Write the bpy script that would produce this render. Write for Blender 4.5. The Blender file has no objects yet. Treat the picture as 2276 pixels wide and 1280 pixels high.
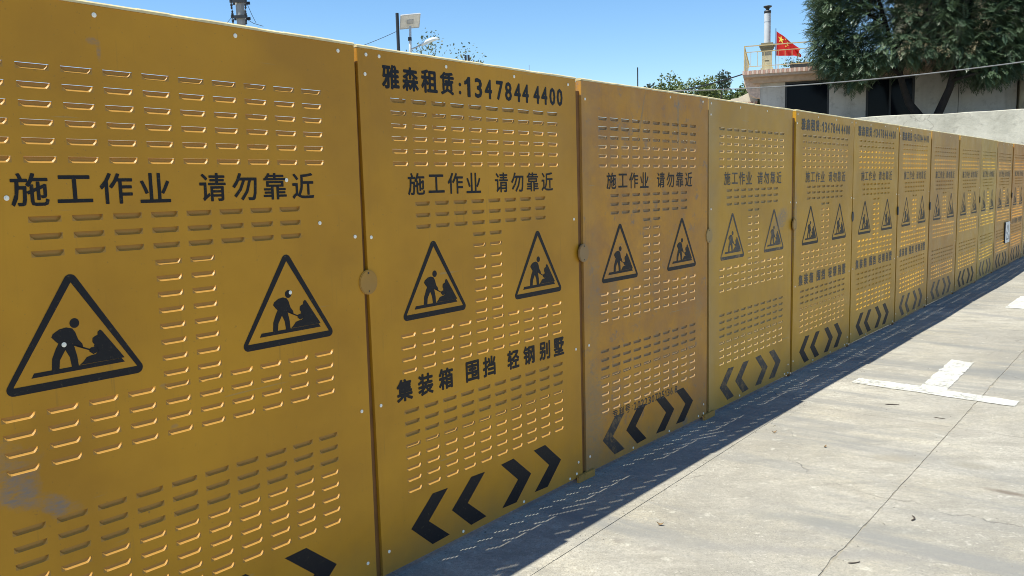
import bpy, math, random
from mathutils import Vector, Matrix
random.seed(7)
R = math.radians
sc = bpy.context.scene
col = sc.collection

# ------------------------------------------------------------------ camera
PITCH, ROLL, EYE = R(6.936), R(-1.50), 1.4775
fw = Vector((0, math.cos(PITCH), -math.sin(PITCH)))
up0 = Vector((0, math.sin(PITCH), math.cos(PITCH)))
rt0 = Vector((1, 0, 0))
rt = math.cos(ROLL) * rt0 + math.sin(ROLL) * up0
up = -math.sin(ROLL) * rt0 + math.cos(ROLL) * up0
cam_d = bpy.data.cameras.new('camera')
cam = bpy.data.objects.new('camera', cam_d)
col.objects.link(cam)
cam.matrix_world = Matrix(((rt.x, up.x, -fw.x, 0), (rt.y, up.y, -fw.y, 0), (rt.z, up.z, -fw.z, EYE), (0, 0, 0, 1)))
cam_d.sensor_width = 36
cam_d.lens = 28.757
cam_d.clip_start = 0.05
cam_d.clip_end = 3000
sc.camera = cam

# ------------------------------------------------------------------ daylight
E2 = Vector((0.635, 0.7725, 0)).normalized()      # along the fence, away from the camera
N2 = Vector((E2.y, -E2.x, 0))                       # out of the fence, to the camera's side
to_sun = (-0.37 * E2 - 0.176 * N2 + Vector((0, 0, 1))).normalized()
elev = math.asin(to_sun.z)
sun_d = bpy.data.lights.new('sun', 'SUN')
sun_d.energy = 5.0
sun_d.angle = R(0.5)
sun_d.color = (1.0, 0.985, 0.86)
sun = bpy.data.objects.new('sun', sun_d)
col.objects.link(sun)
sun.rotation_euler = to_sun.to_track_quat('Z', 'Y').to_euler()
world = bpy.data.worlds.new('World')
sc.world = world
world.use_nodes = True
wn = world.node_tree.nodes
bg = wn.get('Background')
sky = wn.new('ShaderNodeTexSky')
sky.sky_type = 'NISHITA'
sky.sun_disc = False
sky.sun_elevation = elev
sky.sun_rotation = math.atan2(to_sun.x, to_sun.y)
sky.altitude = 100
sky.air_density = 1.0
sky.dust_density = 0.0
sky.ozone_density = 2.0
hs = wn.new('ShaderNodeHueSaturation')
hs.inputs['Saturation'].default_value = 1.23
world.node_tree.links.new(sky.outputs[0], hs.inputs['Color'])
world.node_tree.links.new(hs.outputs[0], bg.inputs[0])
bg.inputs[1].default_value = 0.112
sc.view_settings.view_transform = 'Standard'
sc.view_settings.look = 'None'
sc.view_settings.gamma = 1
sc.view_settings.use_curve_mapping = False
sc.view_settings.exposure = 0.68
sc.render.engine = 'CYCLES'
sc.cycles.filter_width = 1.0


# ------------------------------------------------------------------ helpers
class MB:
    def __init__(s):
        s.v, s.f = [], []

    def poly(s, pts):
        n = len(s.v)
        s.v += [tuple(p) for p in pts]
        s.f.append(tuple(range(n, n + len(pts))))

    def box(s, x0, x1, y0, y1, z0, z1):
        n = len(s.v)
        s.v += [(x, y, z) for z in (z0, z1) for y in (y0, y1) for x in (x0, x1)]
        for q in ((0, 2, 3, 1), (4, 5, 7, 6), (0, 1, 5, 4), (2, 6, 7, 3), (0, 4, 6, 2), (1, 3, 7, 5)):
            s.f.append(tuple(n + i for i in q))

    def prism(s, pts, z0, z1, axis='z'):
        def P(a, b, c):
            return (a, b, c) if axis == 'z' else (a, c, b)
        n = len(s.v); k = len(pts)
        s.v += [P(a, b, z0) for a, b in pts] + [P(a, b, z1) for a, b in pts]
        s.f.append(tuple(n + i for i in range(k)))
        s.f.append(tuple(n + k + i for i in reversed(range(k))))
        for i in range(k):
            j = (i + 1) % k
            s.f.append((n + i, n + k + i, n + k + j, n + j))

    def tube(s, pts, rad, seg=8, cap=True):
        pts = [Vector(p) for p in pts]
        if not hasattr(rad, '__len__'):
            rad = [rad] * len(pts)
        n = len(s.v)
        ref = Vector((0.3, 0.9, 0.1))
        for i, p in enumerate(pts):
            d = (pts[min(i + 1, len(pts) - 1)] - pts[max(i - 1, 0)]).normalized()
            if abs(d.dot(ref.normalized())) > 0.95:
                ref = Vector((1, 0, 0.2))
            a = d.cross(ref).normalized(); b = d.cross(a)
            for k in range(seg):
                t = 2 * math.pi * k / seg
                s.v.append(tuple(p + rad[i] * (math.cos(t) * a + math.sin(t) * b)))
        for i in range(len(pts) - 1):
            for k in range(seg):
                k2 = (k + 1) % seg
                s.f.append((n + i * seg + k, n + i * seg + k2, n + (i + 1) * seg + k2, n + (i + 1) * seg + k))
        if cap:
            s.f.append(tuple(n + k for k in reversed(range(seg))))
            s.f.append(tuple(n + (len(pts) - 1) * seg + k for k in range(seg)))

    def mesh(s, name, mat, smooth=False):
        me = bpy.data.meshes.new(name)
        me.from_pydata(s.v, [], s.f)
        me.update()
        if mat:
            me.materials.append(mat)
        if smooth:
            me.polygons.foreach_set('use_smooth', [True] * len(me.polygons))
        return me

    def build(s, name, mat, parent=None, smooth=False):
        return link(name, s.mesh(name, mat, smooth), parent)


def link(name, me, parent=None, mat=None, loc=None):
    o = bpy.data.objects.new(name, me)
    col.objects.link(o)
    o.parent = parent
    if loc:
        o.location = loc
    if mat:
        o.material_slots[0].link = 'OBJECT'
        o.material_slots[0].material = mat
    return o


def empty(name, loc=(0, 0, 0), rz=0.0):
    o = bpy.data.objects.new(name, None)
    o.empty_display_size = 0.2
    col.objects.link(o)
    o.location = loc
    o.rotation_euler = (0, 0, rz)
    return o


def tag(o, label=None, cat=None, group=None, kind=None):
    if label: o['label'] = label
    if cat: o['category'] = cat
    if group: o['group'] = group
    if kind: o['kind'] = kind
    return o


# ------------------------------------------------------------------ materials
class NT:
    def __init__(s, name):
        s.m = bpy.data.materials.new(name)
        s.m.use_nodes = True
        s.t = s.m.node_tree
        s.b = s.t.nodes['Principled BSDF']
        s.out = s.t.nodes['Material Output']

    def n(s, kind, **kw):
        nd = s.t.nodes.new(kind)
        for k, v in kw.items():
            if k in nd.inputs.keys():
                nd.inputs[k].default_value = v
            else:
                setattr(nd, k, v)
        return nd

    def l(s, a, b):
        s.t.links.new(a, b)

    def coord(s, which='Object', rot=0.0, scale=(1, 1, 1), loc=(0, 0, 0)):
        if which == 'Position':
            c = s.n('ShaderNodeNewGeometry').outputs['Position']
        else:
            c = s.n('ShaderNodeTexCoord').outputs[which]
        mp = s.n('ShaderNodeMapping')
        mp.vector_type = 'POINT'
        mp.inputs['Rotation'].default_value = (0, 0, rot)
        mp.inputs['Scale'].default_value = scale
        mp.inputs['Location'].default_value = loc
        s.l(c, mp.inputs[0])
        return mp.outputs[0]

    def noise(s, vec, scale, detail=4, rough=0.55, dist=0.0):
        nd = s.n('ShaderNodeTexNoise')
        nd.inputs['Scale'].default_value = scale
        nd.inputs['Detail'].default_value = detail
        nd.inputs['Roughness'].default_value = rough
        nd.inputs['Distortion'].default_value = dist
        s.l(vec, nd.inputs['Vector'])
        return nd.outputs['Fac']

    def ramp(s, fac, lo, hi, a=0.0, b=1.0):
        nd = s.n('ShaderNodeMapRange')
        nd.inputs['From Min'].default_value = lo
        nd.inputs['From Max'].default_value = hi
        nd.inputs['To Min'].default_value = a
        nd.inputs['To Max'].default_value = b
        s.l(fac, nd.inputs['Value'])
        return nd.outputs[0]

    def math(s, op, a, b=None):
        nd = s.n('ShaderNodeMath', operation=op)
        for i, x in enumerate((a, b)):
            if x is None: continue
            if isinstance(x, (int, float)): nd.inputs[i].default_value = x
            else: s.l(x, nd.inputs[i])
        return nd.outputs[0]

    def mix(s, fac, a, b):
        nd = s.n('ShaderNodeMix', data_type='RGBA')
        if isinstance(fac, (int, float)): nd.inputs[0].default_value = fac
        else: s.l(fac, nd.inputs[0])
        for i, x in ((6, a), (7, b)):
            if isinstance(x, tuple): nd.inputs[i].default_value = (*x, 1)
            else: s.l(x, nd.inputs[i])
        return nd.outputs[2]

    def blob(s, vec, c, sx, sy, ang=0.0, soft=0.5, warp=None):
        """soft elliptical mask at c (2 coords of vec), 1 inside"""
        mp = s.n('ShaderNodeMapping')
        mp.vector_type = 'TEXTURE'
        mp.inputs['Location'].default_value = (c[0], c[1], 0)
        mp.inputs['Rotation'].default_value = (0, 0, ang)
        mp.inputs['Scale'].default_value = (sx, sy, 1000)
        s.l(vec, mp.inputs[0])
        ln = s.n('ShaderNodeVectorMath', operation='LENGTH')
        s.l(mp.outputs[0], ln.inputs[0])
        d = ln.outputs['Value']
        if warp is not None:
            d = s.math('ADD', d, s.math('MULTIPLY', s.math('SUBTRACT', warp, 0.5), 1.6))
        return s.ramp(d, 1.0, 1.0 - soft)

    def bump(s, h, strength, dist=0.01):
        nd = s.n('ShaderNodeBump')
        nd.inputs['Strength'].default_value = strength
        nd.inputs['Distance'].default_value = dist
        s.l(h, nd.inputs['Height'])
        s.l(nd.outputs[0], s.b.inputs['Normal'])

    def done(s, color=None, rough=0.6, metal=0.0, spec=0.5):
        if color is not None:
            if isinstance(color, tuple): s.b.inputs['Base Color'].default_value = (*color, 1)
            else: s.l(color, s.b.inputs['Base Color'])
        if isinstance(rough, (int, float)): s.b.inputs['Roughness'].default_value = rough
        else: s.l(rough, s.b.inputs['Roughness'])
        s.b.inputs['Metallic'].default_value = metal
        s.b.inputs['Specular IOR Level'].default_value = spec
        return s.m


def simple(name, c, rough=0.6, metal=0.0, var=0.15, scale=6.0, spec=0.4, bump=0.0):
    m = NT(name)
    v = m.coord('Object')
    f = m.noise(v, scale, 5)
    d = tuple(x * (1 - var) for x in c); e = tuple(min(1, x * (1 + var)) for x in c)
    cc = m.mix(m.ramp(f, 0.3, 0.7), d, e)
    if bump:
        m.bump(m.noise(v, scale * 8, 4), bump)
    return m.done(cc, rough, metal, spec)


def panel_paint(name, base, worn=0.2, seed=0.0, edge_grey=0.0, rust=0.0, smudges=(), grey=(0.20, 0.185, 0.175)):
    """yellow sheet paint: broad fading, runs of dirt, chalky greying, scuffs. x along the panel, z up."""
    m = NT(name)
    v = m.coord('Object', loc=(seed, seed * 1.7, seed * 0.3))
    tc = m.n('ShaderNodeTexCoord')
    sep = m.n('ShaderNodeSeparateXYZ'); m.l(tc.outputs['Object'], sep.inputs[0])
    cmb = m.n('ShaderNodeCombineXYZ'); m.l(sep.outputs['X'], cmb.inputs[0]); m.l(sep.outputs['Z'], cmb.inputs[1])
    p2 = cmb.outputs[0]
    big = m.noise(v, 1.6, 4, 0.6)
    mid = m.noise(v, 7, 6, 0.65)
    fine = m.noise(v, 60, 4, 0.7)
    dark = (base[0] * 0.74, base[1] * 0.72, base[2] * 0.9)
    pale = (min(1, base[0] * 1.04), base[1] * 1.06, base[2] * 1.4 + 0.006)
    c = m.mix(m.ramp(big, 0.35, 0.68), dark, base)
    c = m.mix(m.math('MULTIPLY', m.ramp(mid, 0.45, 0.75), 0.25 + worn), c, pale)
    # vertical water runs
    vs = m.coord('Object', scale=(22, 22, 0.8), loc=(seed * 3, 0, seed))
    runs = m.ramp(m.noise(vs, 1.0, 4, 0.6), 0.58, 0.78)
    c = m.mix(m.math('MULTIPLY', runs, 0.18 + worn * 0.7), c, tuple(x * 0.62 for x in base))
    if rust:
        rm = m.math('MULTIPLY', m.ramp(m.noise(v, 2.6, 9, 0.75), 0.43, 0.60), rust)
        c = m.mix(m.math('MULTIPLY', rm, 0.8), c, (0.36, 0.165, 0.05))
        rm2 = m.math('MULTIPLY', m.ramp(m.noise(v, 11, 8, 0.78), 0.56, 0.66), rust)
        c = m.mix(rm2, c, (0.24, 0.17, 0.12))
    if edge_grey:
        eg = m.math('MULTIPLY', m.ramp(m.math('ADD', sep.outputs['X'], m.math('MULTIPLY', mid, 0.12)), 0.26, 0.05), edge_grey)
        c = m.mix(eg, c, (0.36, 0.27, 0.14))
    # soil splashed along the foot
    low = m.math('MULTIPLY', m.ramp(m.math('ADD', sep.outputs['Z'], m.math('MULTIPLY', mid, 0.25)), 0.34, 0.10), 0.35 + worn)
    c = m.mix(low, c, (0.26, 0.19, 0.10))
    # small chips and specks
    ch = m.ramp(m.noise(v, 38, 3, 0.8), 0.735, 0.76)
    c = m.mix(m.math('MULTIPLY', ch, 0.55), c, (0.12, 0.09, 0.06))
    for (cx, cz, sx, sz, ang, amt) in smudges:
        w = m.noise(v, 17, 9, 0.85, 0.6)
        b = m.blob(p2, (cx, cz), sx * 1.25, sz * 1.25, ang, 0.5, w)
        b = m.math('MULTIPLY', b, m.ramp(m.noise(m.coord('Object', scale=(30, 30, 90)), 1.0, 6, 0.8), 0.36, 0.60))
        c = m.mix(m.math('MULTIPLY', b, amt), c, grey)
    # hair scratches, drips from the slots and a film of dust
    sv = m.coord('Object', scale=(3, 3, 55), rot=0.2, loc=(seed, 0, seed * 5))
    scr = m.ramp(m.noise(sv, 1.0, 2, 0.5), 0.735, 0.755)
    c = m.mix(m.math('MULTIPLY', scr, 0.35 + worn), c, (0.36, 0.27, 0.13))
    dv = m.coord('Object', scale=(75, 75, 2.2), loc=(seed * 2, 0, seed))
    c = m.mix(m.math('MULTIPLY', m.ramp(m.noise(dv, 1.0, 3, 0.6), 0.60, 0.72), m.ramp(mid, 0.45, 0.62, 0, 0.30 + worn * .5)), c, (0.22, 0.125, 0.035))
    pit = m.ramp(m.noise(v, 95, 2, 0.6), 0.70, 0.74)
    c = m.mix(m.math('MULTIPLY', pit, 0.35), c, (0.20, 0.12, 0.04))
    wav = m.noise(v, 3.2, 2, 0.4)
    hh = m.math('ADD', m.math('MULTIPLY', wav, 1.3), m.math('MULTIPLY', fine, 0.014))
    hh = m.math('SUBTRACT', m.math('ADD', hh, m.math('MULTIPLY', mid, 0.06)), m.math('MULTIPLY', scr, 0.02))
    m.bump(hh, 0.55, 0.012)
    return m.done(c, m.ramp(mid, 0.3, 0.7, 0.34, 0.50 + worn * 0.3), 0.0, 0.28)


YEL = (0.62, 0.335, 0.035)
M_frame = panel_paint('frame_paint', (0.61, 0.29, 0.016), 0.25, 3.1)
M_black = NT('black_print')
_v = M_black.coord('Object')
_f = M_black.noise(_v, 60, 8, 0.85)
M_black = M_black.done(M_black.mix(M_black.ramp(_f, 0.585, 0.64), (0.009, 0.009, 0.012), (0.09, 0.07, 0.04)), 0.5, 0, 0.25)
M_black_worn = NT('worn_black_print')
_f = M_black_worn.noise(M_black_worn.coord('Object'), 16, 7, 0.8)
M_black_worn = M_black_worn.done(M_black_worn.mix(M_black_worn.ramp(_f, 0.50, 0.68), (0.022, 0.022, 0.025), (0.26, 0.15, 0.045)), 0.5)
M_white_dot = simple('screw_white', (0.95, 0.90, 0.76), 0.35, var=0.05)
M_galv = simple('galvanised_steel', (0.45, 0.46, 0.47), 0.45, 0.6)
M_darkmetal = simple('dark_metal', (0.03, 0.032, 0.036), 0.5)

# ------------------------------------------------------------------ ground
# fence seams (x, y), solved from the photograph
SEAM = [(-2.278, 0.81), (-1.407, 1.873), (-0.536, 2.945), (0.338, 4.012), (1.214, 5.048), (2.099, 6.095), (2.978, 7.148),
        (3.870, 8.196), (4.731, 9.255), (5.617, 10.306), (6.496, 11.361), (7.353, 12.427), (8.231, 13.482), (9.10, 14.545), (9.97, 15.60)]
A0 = Vector((-0.536, 2.945, 0))


def st(s, t, z=0.0):
    p = A0 + E2 * s + N2 * t
    return (p.x, p.y, z)


ANG = math.atan2(E2.y, E2.x)


def concrete(name, base=(0.385, 0.355, 0.302)):
    m = NT(name)
    p = m.coord('Position')
    ps = m.coord('Position', rot=-ANG)                  # aligned with the fence
    tn = m.coord('Position', rot=R(38), scale=(1, 1, 1))   # tyre direction
    tyre_v = m.n('ShaderNodeMapping'); tyre_v.inputs['Scale'].default_value = (0.28, 3.0, 1); m.l(tn, tyre_v.inputs[0])
    big = m.noise(p, 0.55, 6, 0.62)
    mid = m.noise(p, 3.3, 7, 0.65, 0.3)
    fine = m.noise(p, 160, 3, 0.8)
    grain = m.noise(p, 55, 5, 0.75)
    c = m.mix(m.ramp(big, 0.36, 0.64), tuple(x * 0.74 for x in base), tuple(min(1, x * 1.24) for x in base))
    c = m.mix(m.ramp(m.noise(p, 1.6, 6, 0.7, 0.4), 0.48, 0.70, 0, 0.55), c, (base[0] * 1.22, base[1] * 1.16, base[2] * 0.98))
    hv = m.n('ShaderNodeMapping'); hv.inputs['Rotation'].default_value = (0, 0, R(14)); hv.inputs['Scale'].default_value = (1.0, 3.6, 1); m.l(p, hv.inputs[0])
    hb = m.noise(hv.outputs[0], 1.9, 9, 0.72, 0.3)
    c = m.mix(m.ramp(hb, 0.50, 0.66, 0, 0.70), c, (base[0] * .64, base[1] * .64, base[2] * .64))
    hb2 = m.noise(hv.outputs[0], 6.5, 8, 0.75, 0.2)
    c = m.mix(m.ramp(hb2, 0.54, 0.70, 0, 0.5), c, (base[0] * .56, base[1] * .55, base[2] * .53))
    c = m.mix(m.ramp(mid, 0.46, 0.70, 0, 0.6), c, tuple(x * 0.66 for x in base))
    c = m.mix(m.ramp(mid, 0.40, 0.25, 0, 0.45), c, (0.40, 0.37, 0.30))
    c = m.mix(m.ramp(grain, 0.38, 0.70, 0, 0.62), c, tuple(x * 0.52 for x in base))
    c = m.mix(m.ramp(fine, 0.52, 0.66, 0, 0.65), c, (0.10, 0.09, 0.08))
    c = m.mix(m.ramp(m.noise(p, 70, 4, 0.8), 0.60, 0.68, 0, 0.75), c, (0.56, 0.53, 0.47))
    c = m.mix(m.ramp(m.noise(p, 26, 6, 0.8), 0.50, 0.66, 0, 0.55), c, tuple(x * 0.55 for x in base))
    c = m.mix(m.ramp(m.noise(p, 15, 5, 0.8, 0.3), 0.58, 0.66, 0, 0.5), c, (0.52, 0.49, 0.42))
    # grey tyre rub in long streaks
    ty = m.math('MULTIPLY', m.ramp(m.noise(tyre_v.outputs[0], 1.5, 7, 0.68, 0.2), 0.47, 0.62), m.ramp(m.noise(p, 0.8, 4), 0.40, 0.54))
    c = m.mix(m.math('MULTIPLY', ty, 0.75), c, (0.20, 0.195, 0.185))
    wp = m.noise(p, 5, 6, 0.7)
    for (x, y, a, b, ang, amt, cc) in (
            (2.30, 3.69, 0.14, 0.035, R(-42), 0.75, (0.13, 0.10, 0.08)), (2.36, 4.05, 0.15, 0.07, R(-20), 0.55, (0.22, 0.20, 0.16)),
            (1.36, 3.40, 0.55, 0.07, R(-22), 0.6, (0.20, 0.195, 0.18)), (1.2, 3.12, 0.75, 0.06, R(-12), 0.5, (0.21, 0.20, 0.19)),
            (0.42, 3.28, 0.035, 0.035, 0, 0.6, (0.18, 0.16, 0.14)), (0.55, 3.19, 0.05, 0.03, 0, 0.5, (0.2, 0.18, 0.16)),
            (3.9, 7.1, 0.7, 0.10, R(-48), 0.6, (0.18, 0.18, 0.175)), (3.75, 5.9, 0.9, 0.22, R(-45), 0.62, (0.17, 0.17, 0.165)),
            (5.2, 8.5, 1.0, 0.12, R(-55), 0.55, (0.2, 0.195, 0.19)), (2.0, 4.2, 0.22, 0.10, R(-10), 0.5, (0.24, 0.21, 0.16)),
            (2.3, 4.9, 0.7, 0.12, R(-40), 0.4, (0.25, 0.23, 0.2))):
        bl = m.blob(p, (x, y), a, b, ang, 0.75, wp)
        c = m.mix(m.math('MULTIPLY', bl, amt), c, cc)
    # hairline cracks
    vo = m.n('ShaderNodeTexVoronoi'); vo.feature = 'DISTANCE_TO_EDGE'; vo.inputs['Scale'].default_value = 0.42
    wob = m.n('ShaderNodeVectorMath', operation='ADD'); m.l(p, wob.inputs[0])
    nz = m.n('ShaderNodeTexNoise'); nz.inputs['Scale'].default_value = 2.5; nz.inputs['Detail'].default_value = 6; m.l(p, nz.inputs['Vector'])
    sc_ = m.n('ShaderNodeVectorMath', operation='SCALE'); sc_.inputs['Scale'].default_value = 0.5; m.l(nz.outputs['Color'], sc_.inputs[0])
    m.l(sc_.outputs[0], wob.inputs[1]); m.l(wob.outputs[0], vo.inputs['Vector'])
    cr = m.math('MULTIPLY', m.ramp(vo.outputs['Distance'], 0.0028, 0.0008), m.ramp(m.noise(p, 1.3, 3), 0.50, 0.62))
    c = m.mix(m.math('MULTIPLY', cr, 0.6), c, (0.10, 0.09, 0.08))
    h = m.math('ADD', m.math('MULTIPLY', grain, 0.6), m.math('MULTIPLY', mid, 1.2))
    h = m.math('SUBTRACT', h, m.math('MULTIPLY', cr, 2.0))
    m.bump(h, 0.55, 0.006)
    return m.done(c, 0.9, 0, 0.15)


M_conc = concrete('yard_concrete')
M_dirt = simple('joint_dirt', (0.24, 0.215, 0.17), 0.95, var=0.4, scale=20)
M_earth = simple('bare_earth', (0.22, 0.19, 0.14), 0.95, var=0.25, scale=0.4, bump=0.4)

g = MB()
g.poly([(-900, -900, -0.06), (900, -900, -0.06), (900, 900, -0.06), (-900, 900, -0.06)])
ground = g.build('ground', M_earth)
tag(ground, kind='structure')
yard = MB(); yard.poly([st(-9, -14, -0.003), st(-9, 11, -0.003), st(24, 11, -0.003), st(24, -14, -0.003)])
yb = yard.build('joint_bed', M_dirt, ground)


def slab(s0, s1, t0, t1, jag):
    """one cast slab, its edges slightly ragged (jag = metres per side: s0, s1, t0, t1)"""
    pts = []
    def side(a, b, j, nrm):
        L = math.hypot(b[0] - a[0], b[1] - a[1]); n = max(2, int(L / 0.035)) if -2.5 < t0 < 4 and j > 0 else 3
        w = 0.0
        for i in range(n):
            f = i / n
            w = 0.72 * w + random.gauss(0, j)
            if random.random() < 0.03 and j > 0.0009: w += j * 6
            ww = -abs(w) if i else 0
            pts.append((a[0] + (b[0] - a[0]) * f + nrm[0] * ww, a[1] + (b[1] - a[1]) * f + nrm[1] * ww))
    G = 0.0012
    s0 += G; s1 -= G; t0 += G; t1 -= G
    side((s0, t0), (s1, t0), jag[2], (0, -1)); side((s1, t0), (s1, t1), jag[1], (1, 0))
    side((s1, t1), (s0, t1), jag[3], (0, 1)); side((s0, t1), (s0, t0), jag[0], (-1, 0))
    mb = MB()
    # the joint nearest the fence is not quite parallel to it
    fx = lambda q: (q[0], q[1] + ((0.430 - 0.020 * min(max(q[0], -2), 4.2)) - 0.388 if abs(q[1] - 0.388) < 0.03 else 0))
    ins = 0.05
    ip = [(min(max(q[0], s0 + ins), s1 - ins), min(max(q[1], t0 + ins), t1 - ins)) for q in pts]
    n = len(pts)
    for lst, zz in ((pts, 0.0), (pts, -0.034), (ip, 0.0)):
        for q in lst: mb.v.append((*st(*fx(q))[:2], zz))
    for i in range(n):
        j = (i + 1) % n
        mb.f.append((i, 2 * n + i, 2 * n + j, j))
        mb.f.append((i, j, n + j, n + i))
    # inner field
    m = len(mb.v)
    for q in ((s0 + ins, t0 + ins), (s1 - ins, t0 + ins), (s1 - ins, t1 - ins), (s0 + ins, t1 - ins)): mb.v.append((*st(*q)[:2], 0.0))
    mb.f.append((m, m + 1, m + 2, m + 3))
    return mb.build('concrete_slab', M_conc, ground)


scuts = [-8.0, -3.1, 0.1, 3.36, 6.62, 9.85, 13.1, 16.4, 23.0]
tcuts = [(-13.0, -5.0), (-5.0, 0.388), (0.388, 1.30), (1.30, 5.2), (5.2, 10.5)]
for (t0, t1) in tcuts:
    ss = scuts if t0 < 1 else [x + (0.0 if t0 > 4 else 0.0) for x in scuts]
    if t0 == 0.388 or t0 == -5.0:
        ss = scuts
    for a, b in zip(ss[:-1], ss[1:]):
        slab(a, b, t0, t1, (0.0006, 0.0006, 0.0016 if t0 == 1.30 else 0.0006, 0.0016 if t1 == 1.30 else 0.0006))

# painted marks
mk = NT('worn_road_paint')
pp = mk.coord('Position')
wn_ = mk.math('MULTIPLY', mk.ramp(mk.noise(pp, 34, 8, 0.85), 0.50, 0.62), mk.ramp(mk.noise(pp, 4.5, 4), 0.40, 0.58))
wn_ = mk.math('MAXIMUM', wn_, mk.ramp(mk.noise(pp, 90, 3, 0.8), 0.70, 0.76))
mc = mk.mix(mk.ramp(mk.noise(pp, 9, 6, .7), 0.35, 0.65), (0.56, 0.55, 0.51), (0.43, 0.415, 0.375))
mk.l(mc, mk.b.inputs['Base Color']); mk.b.inputs['Roughness'].default_value = 0.7
tr = mk.n('ShaderNodeBsdfTransparent'); ms = mk.n('ShaderNodeMixShader')
mk.l(wn_, ms.inputs[0]); mk.l(mk.b.outputs[0], ms.inputs[1]); mk.l(tr.outputs[0], ms.inputs[2]); mk.l(ms.outputs[0], mk.out.inputs[0])
M_paint = mk.m


def ragged(pts, amp=0.004, step=0.03):
    out = []
    for i, a in enumerate(pts):
        b = pts[(i + 1) % len(pts)]
        L = math.hypot(b[0] - a[0], b[1] - a[1]); n = max(1, int(L / step))
        for k in range(n):
            f = k / n
            out.append((a[0] + (b[0] - a[0]) * f + random.gauss(0, amp) * (k > 0), a[1] + (b[1] - a[1]) * f + random.gauss(0, amp) * (k > 0)))
    return out


def tmark(s0, label):
    pts = [(s0 - .085, .474), (s0 - .14, 1.00), (s0 - .19, 1.515), (s0 - .02, 1.52), (s0 + .03, 1.075), (s0 + 1.09, 1.06), (s0 + 1.13, .89), (s0 + .07, .90), (s0 + .085, .475)]
    mb = MB(); mb.poly([st(a, b, 0.004) for a, b in ragged(pts)][::-1])
    o = mb.build('parking_bay_mark', M_paint)
    return o


def fixn(o):
    me = o.data
    if me.polygons[0].normal.z < 0:
        me.flip_normals()


o = tmark(4.24, ''); fixn(o)
tag(o, 'worn white painted T shaped parking bay mark on the concrete', 'road marking', 'white parking bay marks')
mb = MB(); mb.poly([st(a, b, 0.004) for a, b in ragged([(8.60, .79), (9.70, .79), (9.70, .97), (9.68, 1.9), (8.58, 1.9), (8.60, .97)][:3] + [(9.70, .97), (8.60, .99)])])
o = mb.build('parking_bay_mark', M_paint); fixn(o)
tag(o, 'white painted bar farther off, cut by the right edge of the photo', 'road marking', 'white parking bay marks')

# ------------------------------------------------------------------ hoarding panels
L_, H_, D_ = 0.080, 0.0160, 0.0080        # louvre length, height, depth
PITCHX = 0.107
COLS10 = [0.212 + PITCHX * k for k in range(10)]
COLS8 = [0.317 + PITCHX * k for k in range(8)]
ROWS = []                                   # (z of centre, column centres)
for k in range(6): ROWS.append((1.812 - .0466 * k, COLS10))
for k in range(3): ROWS.append((1.427 - .0443 * k, COLS8))
for k in range(8): ROWS.append((1.290 - .0466 * k, COLS10[4:6]))
for k in range(4): ROWS.append((0.925 - .0462 * k, COLS10))
for k in range(8): ROWS.append((0.628 - .0455 * k, COLS10))
PW0, PW1 = 0.024, 1.366                    # sheet from .. to in panel x


def louvre_mb(mb, cx, ztop):
    """a louvre pressed back out of the sheet: slot along its top edge, ledge below"""
    half = L_ / 2
    front = [(-half, 0.0), (-half + .0015, -.006), (-half + .005, -.0105), (-half + .010, -H_ + .0008), (-half + .015, -H_),
             (half - .015, -H_), (half - .010, -H_ + .0008), (half - .005, -.0105), (half - .0015, -.006), (half, 0.0)]
    prof = [(0.0, 0.0, 1.0), (0.0022, 0.06, 0.985), (0.0066, 0.30, 0.965), (0.0075, 0.46, 0.955), (D_, 1.0, 0.95)]
    n = len(mb.v); k = len(front)
    for (y, zr, xs) in prof:
        for (x, z) in front:
            mb.v.append((cx + x * xs, y, ztop + z * (1 - zr)))
    for i in range(len(prof) - 1):
        for j in range(k - 1):
            mb.f.append((n + i * k + j, n + i * k + j + 1, n + (i + 1) * k + j + 1, n + (i + 1) * k + j))
    # flat corners of the cell outside the outline
    m = len(mb.v)
    mb.v += [(cx - half, 0, ztop - H_), (cx + half, 0, ztop - H_)]
    for j in range(4):
        mb.f.append((m, n + j + 1, n + j))
        mb.f.append((m + 1, n + k - 1 - j, n + k - 2 - j))
    # turned lip along the slot
    q = len(mb.v)
    a = half * 0.915
    mb.v += [(cx - a, D_, ztop), (cx + a, D_, ztop), (cx + a, D_ + .0018, ztop + .0004), (cx - a, D_ + .0018, ztop + .0004),
             (cx - a, D_ + .0018, ztop - .008), (cx + a, D_ + .0018, ztop - .008)]
    mb.f.append((q, q + 1, q + 2, q + 3)); mb.f.append((q + 3, q + 2, q + 5, q + 4))


lm = MB(); louvre_mb(lm, 0, H_ / 2)
louvre_me = lm.mesh('louvre', M_frame)

sheet = MB()
zcut = 1.985
prev = zcut
def quad(x0, x1, z0, z1):
    if x1 - x0 > 1e-6 and z1 - z0 > 1e-6:
        sheet.poly([(x0, 0, z0), (x1, 0, z0), (x1, 0, z1), (x0, 0, z1)])
for (zc, cs) in ROWS:
    zt, zb = zc + H_ / 2, zc - H_ / 2
    quad(PW0, PW1, zt, prev)
    x = PW0
    for c_ in cs:
        quad(x, c_ - L_ / 2, zb, zt); x = c_ + L_ / 2
    quad(x, PW1, zb, zt)
    prev = zb
ZB = 0.022
quad(PW0, PW1, ZB, prev)
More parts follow.
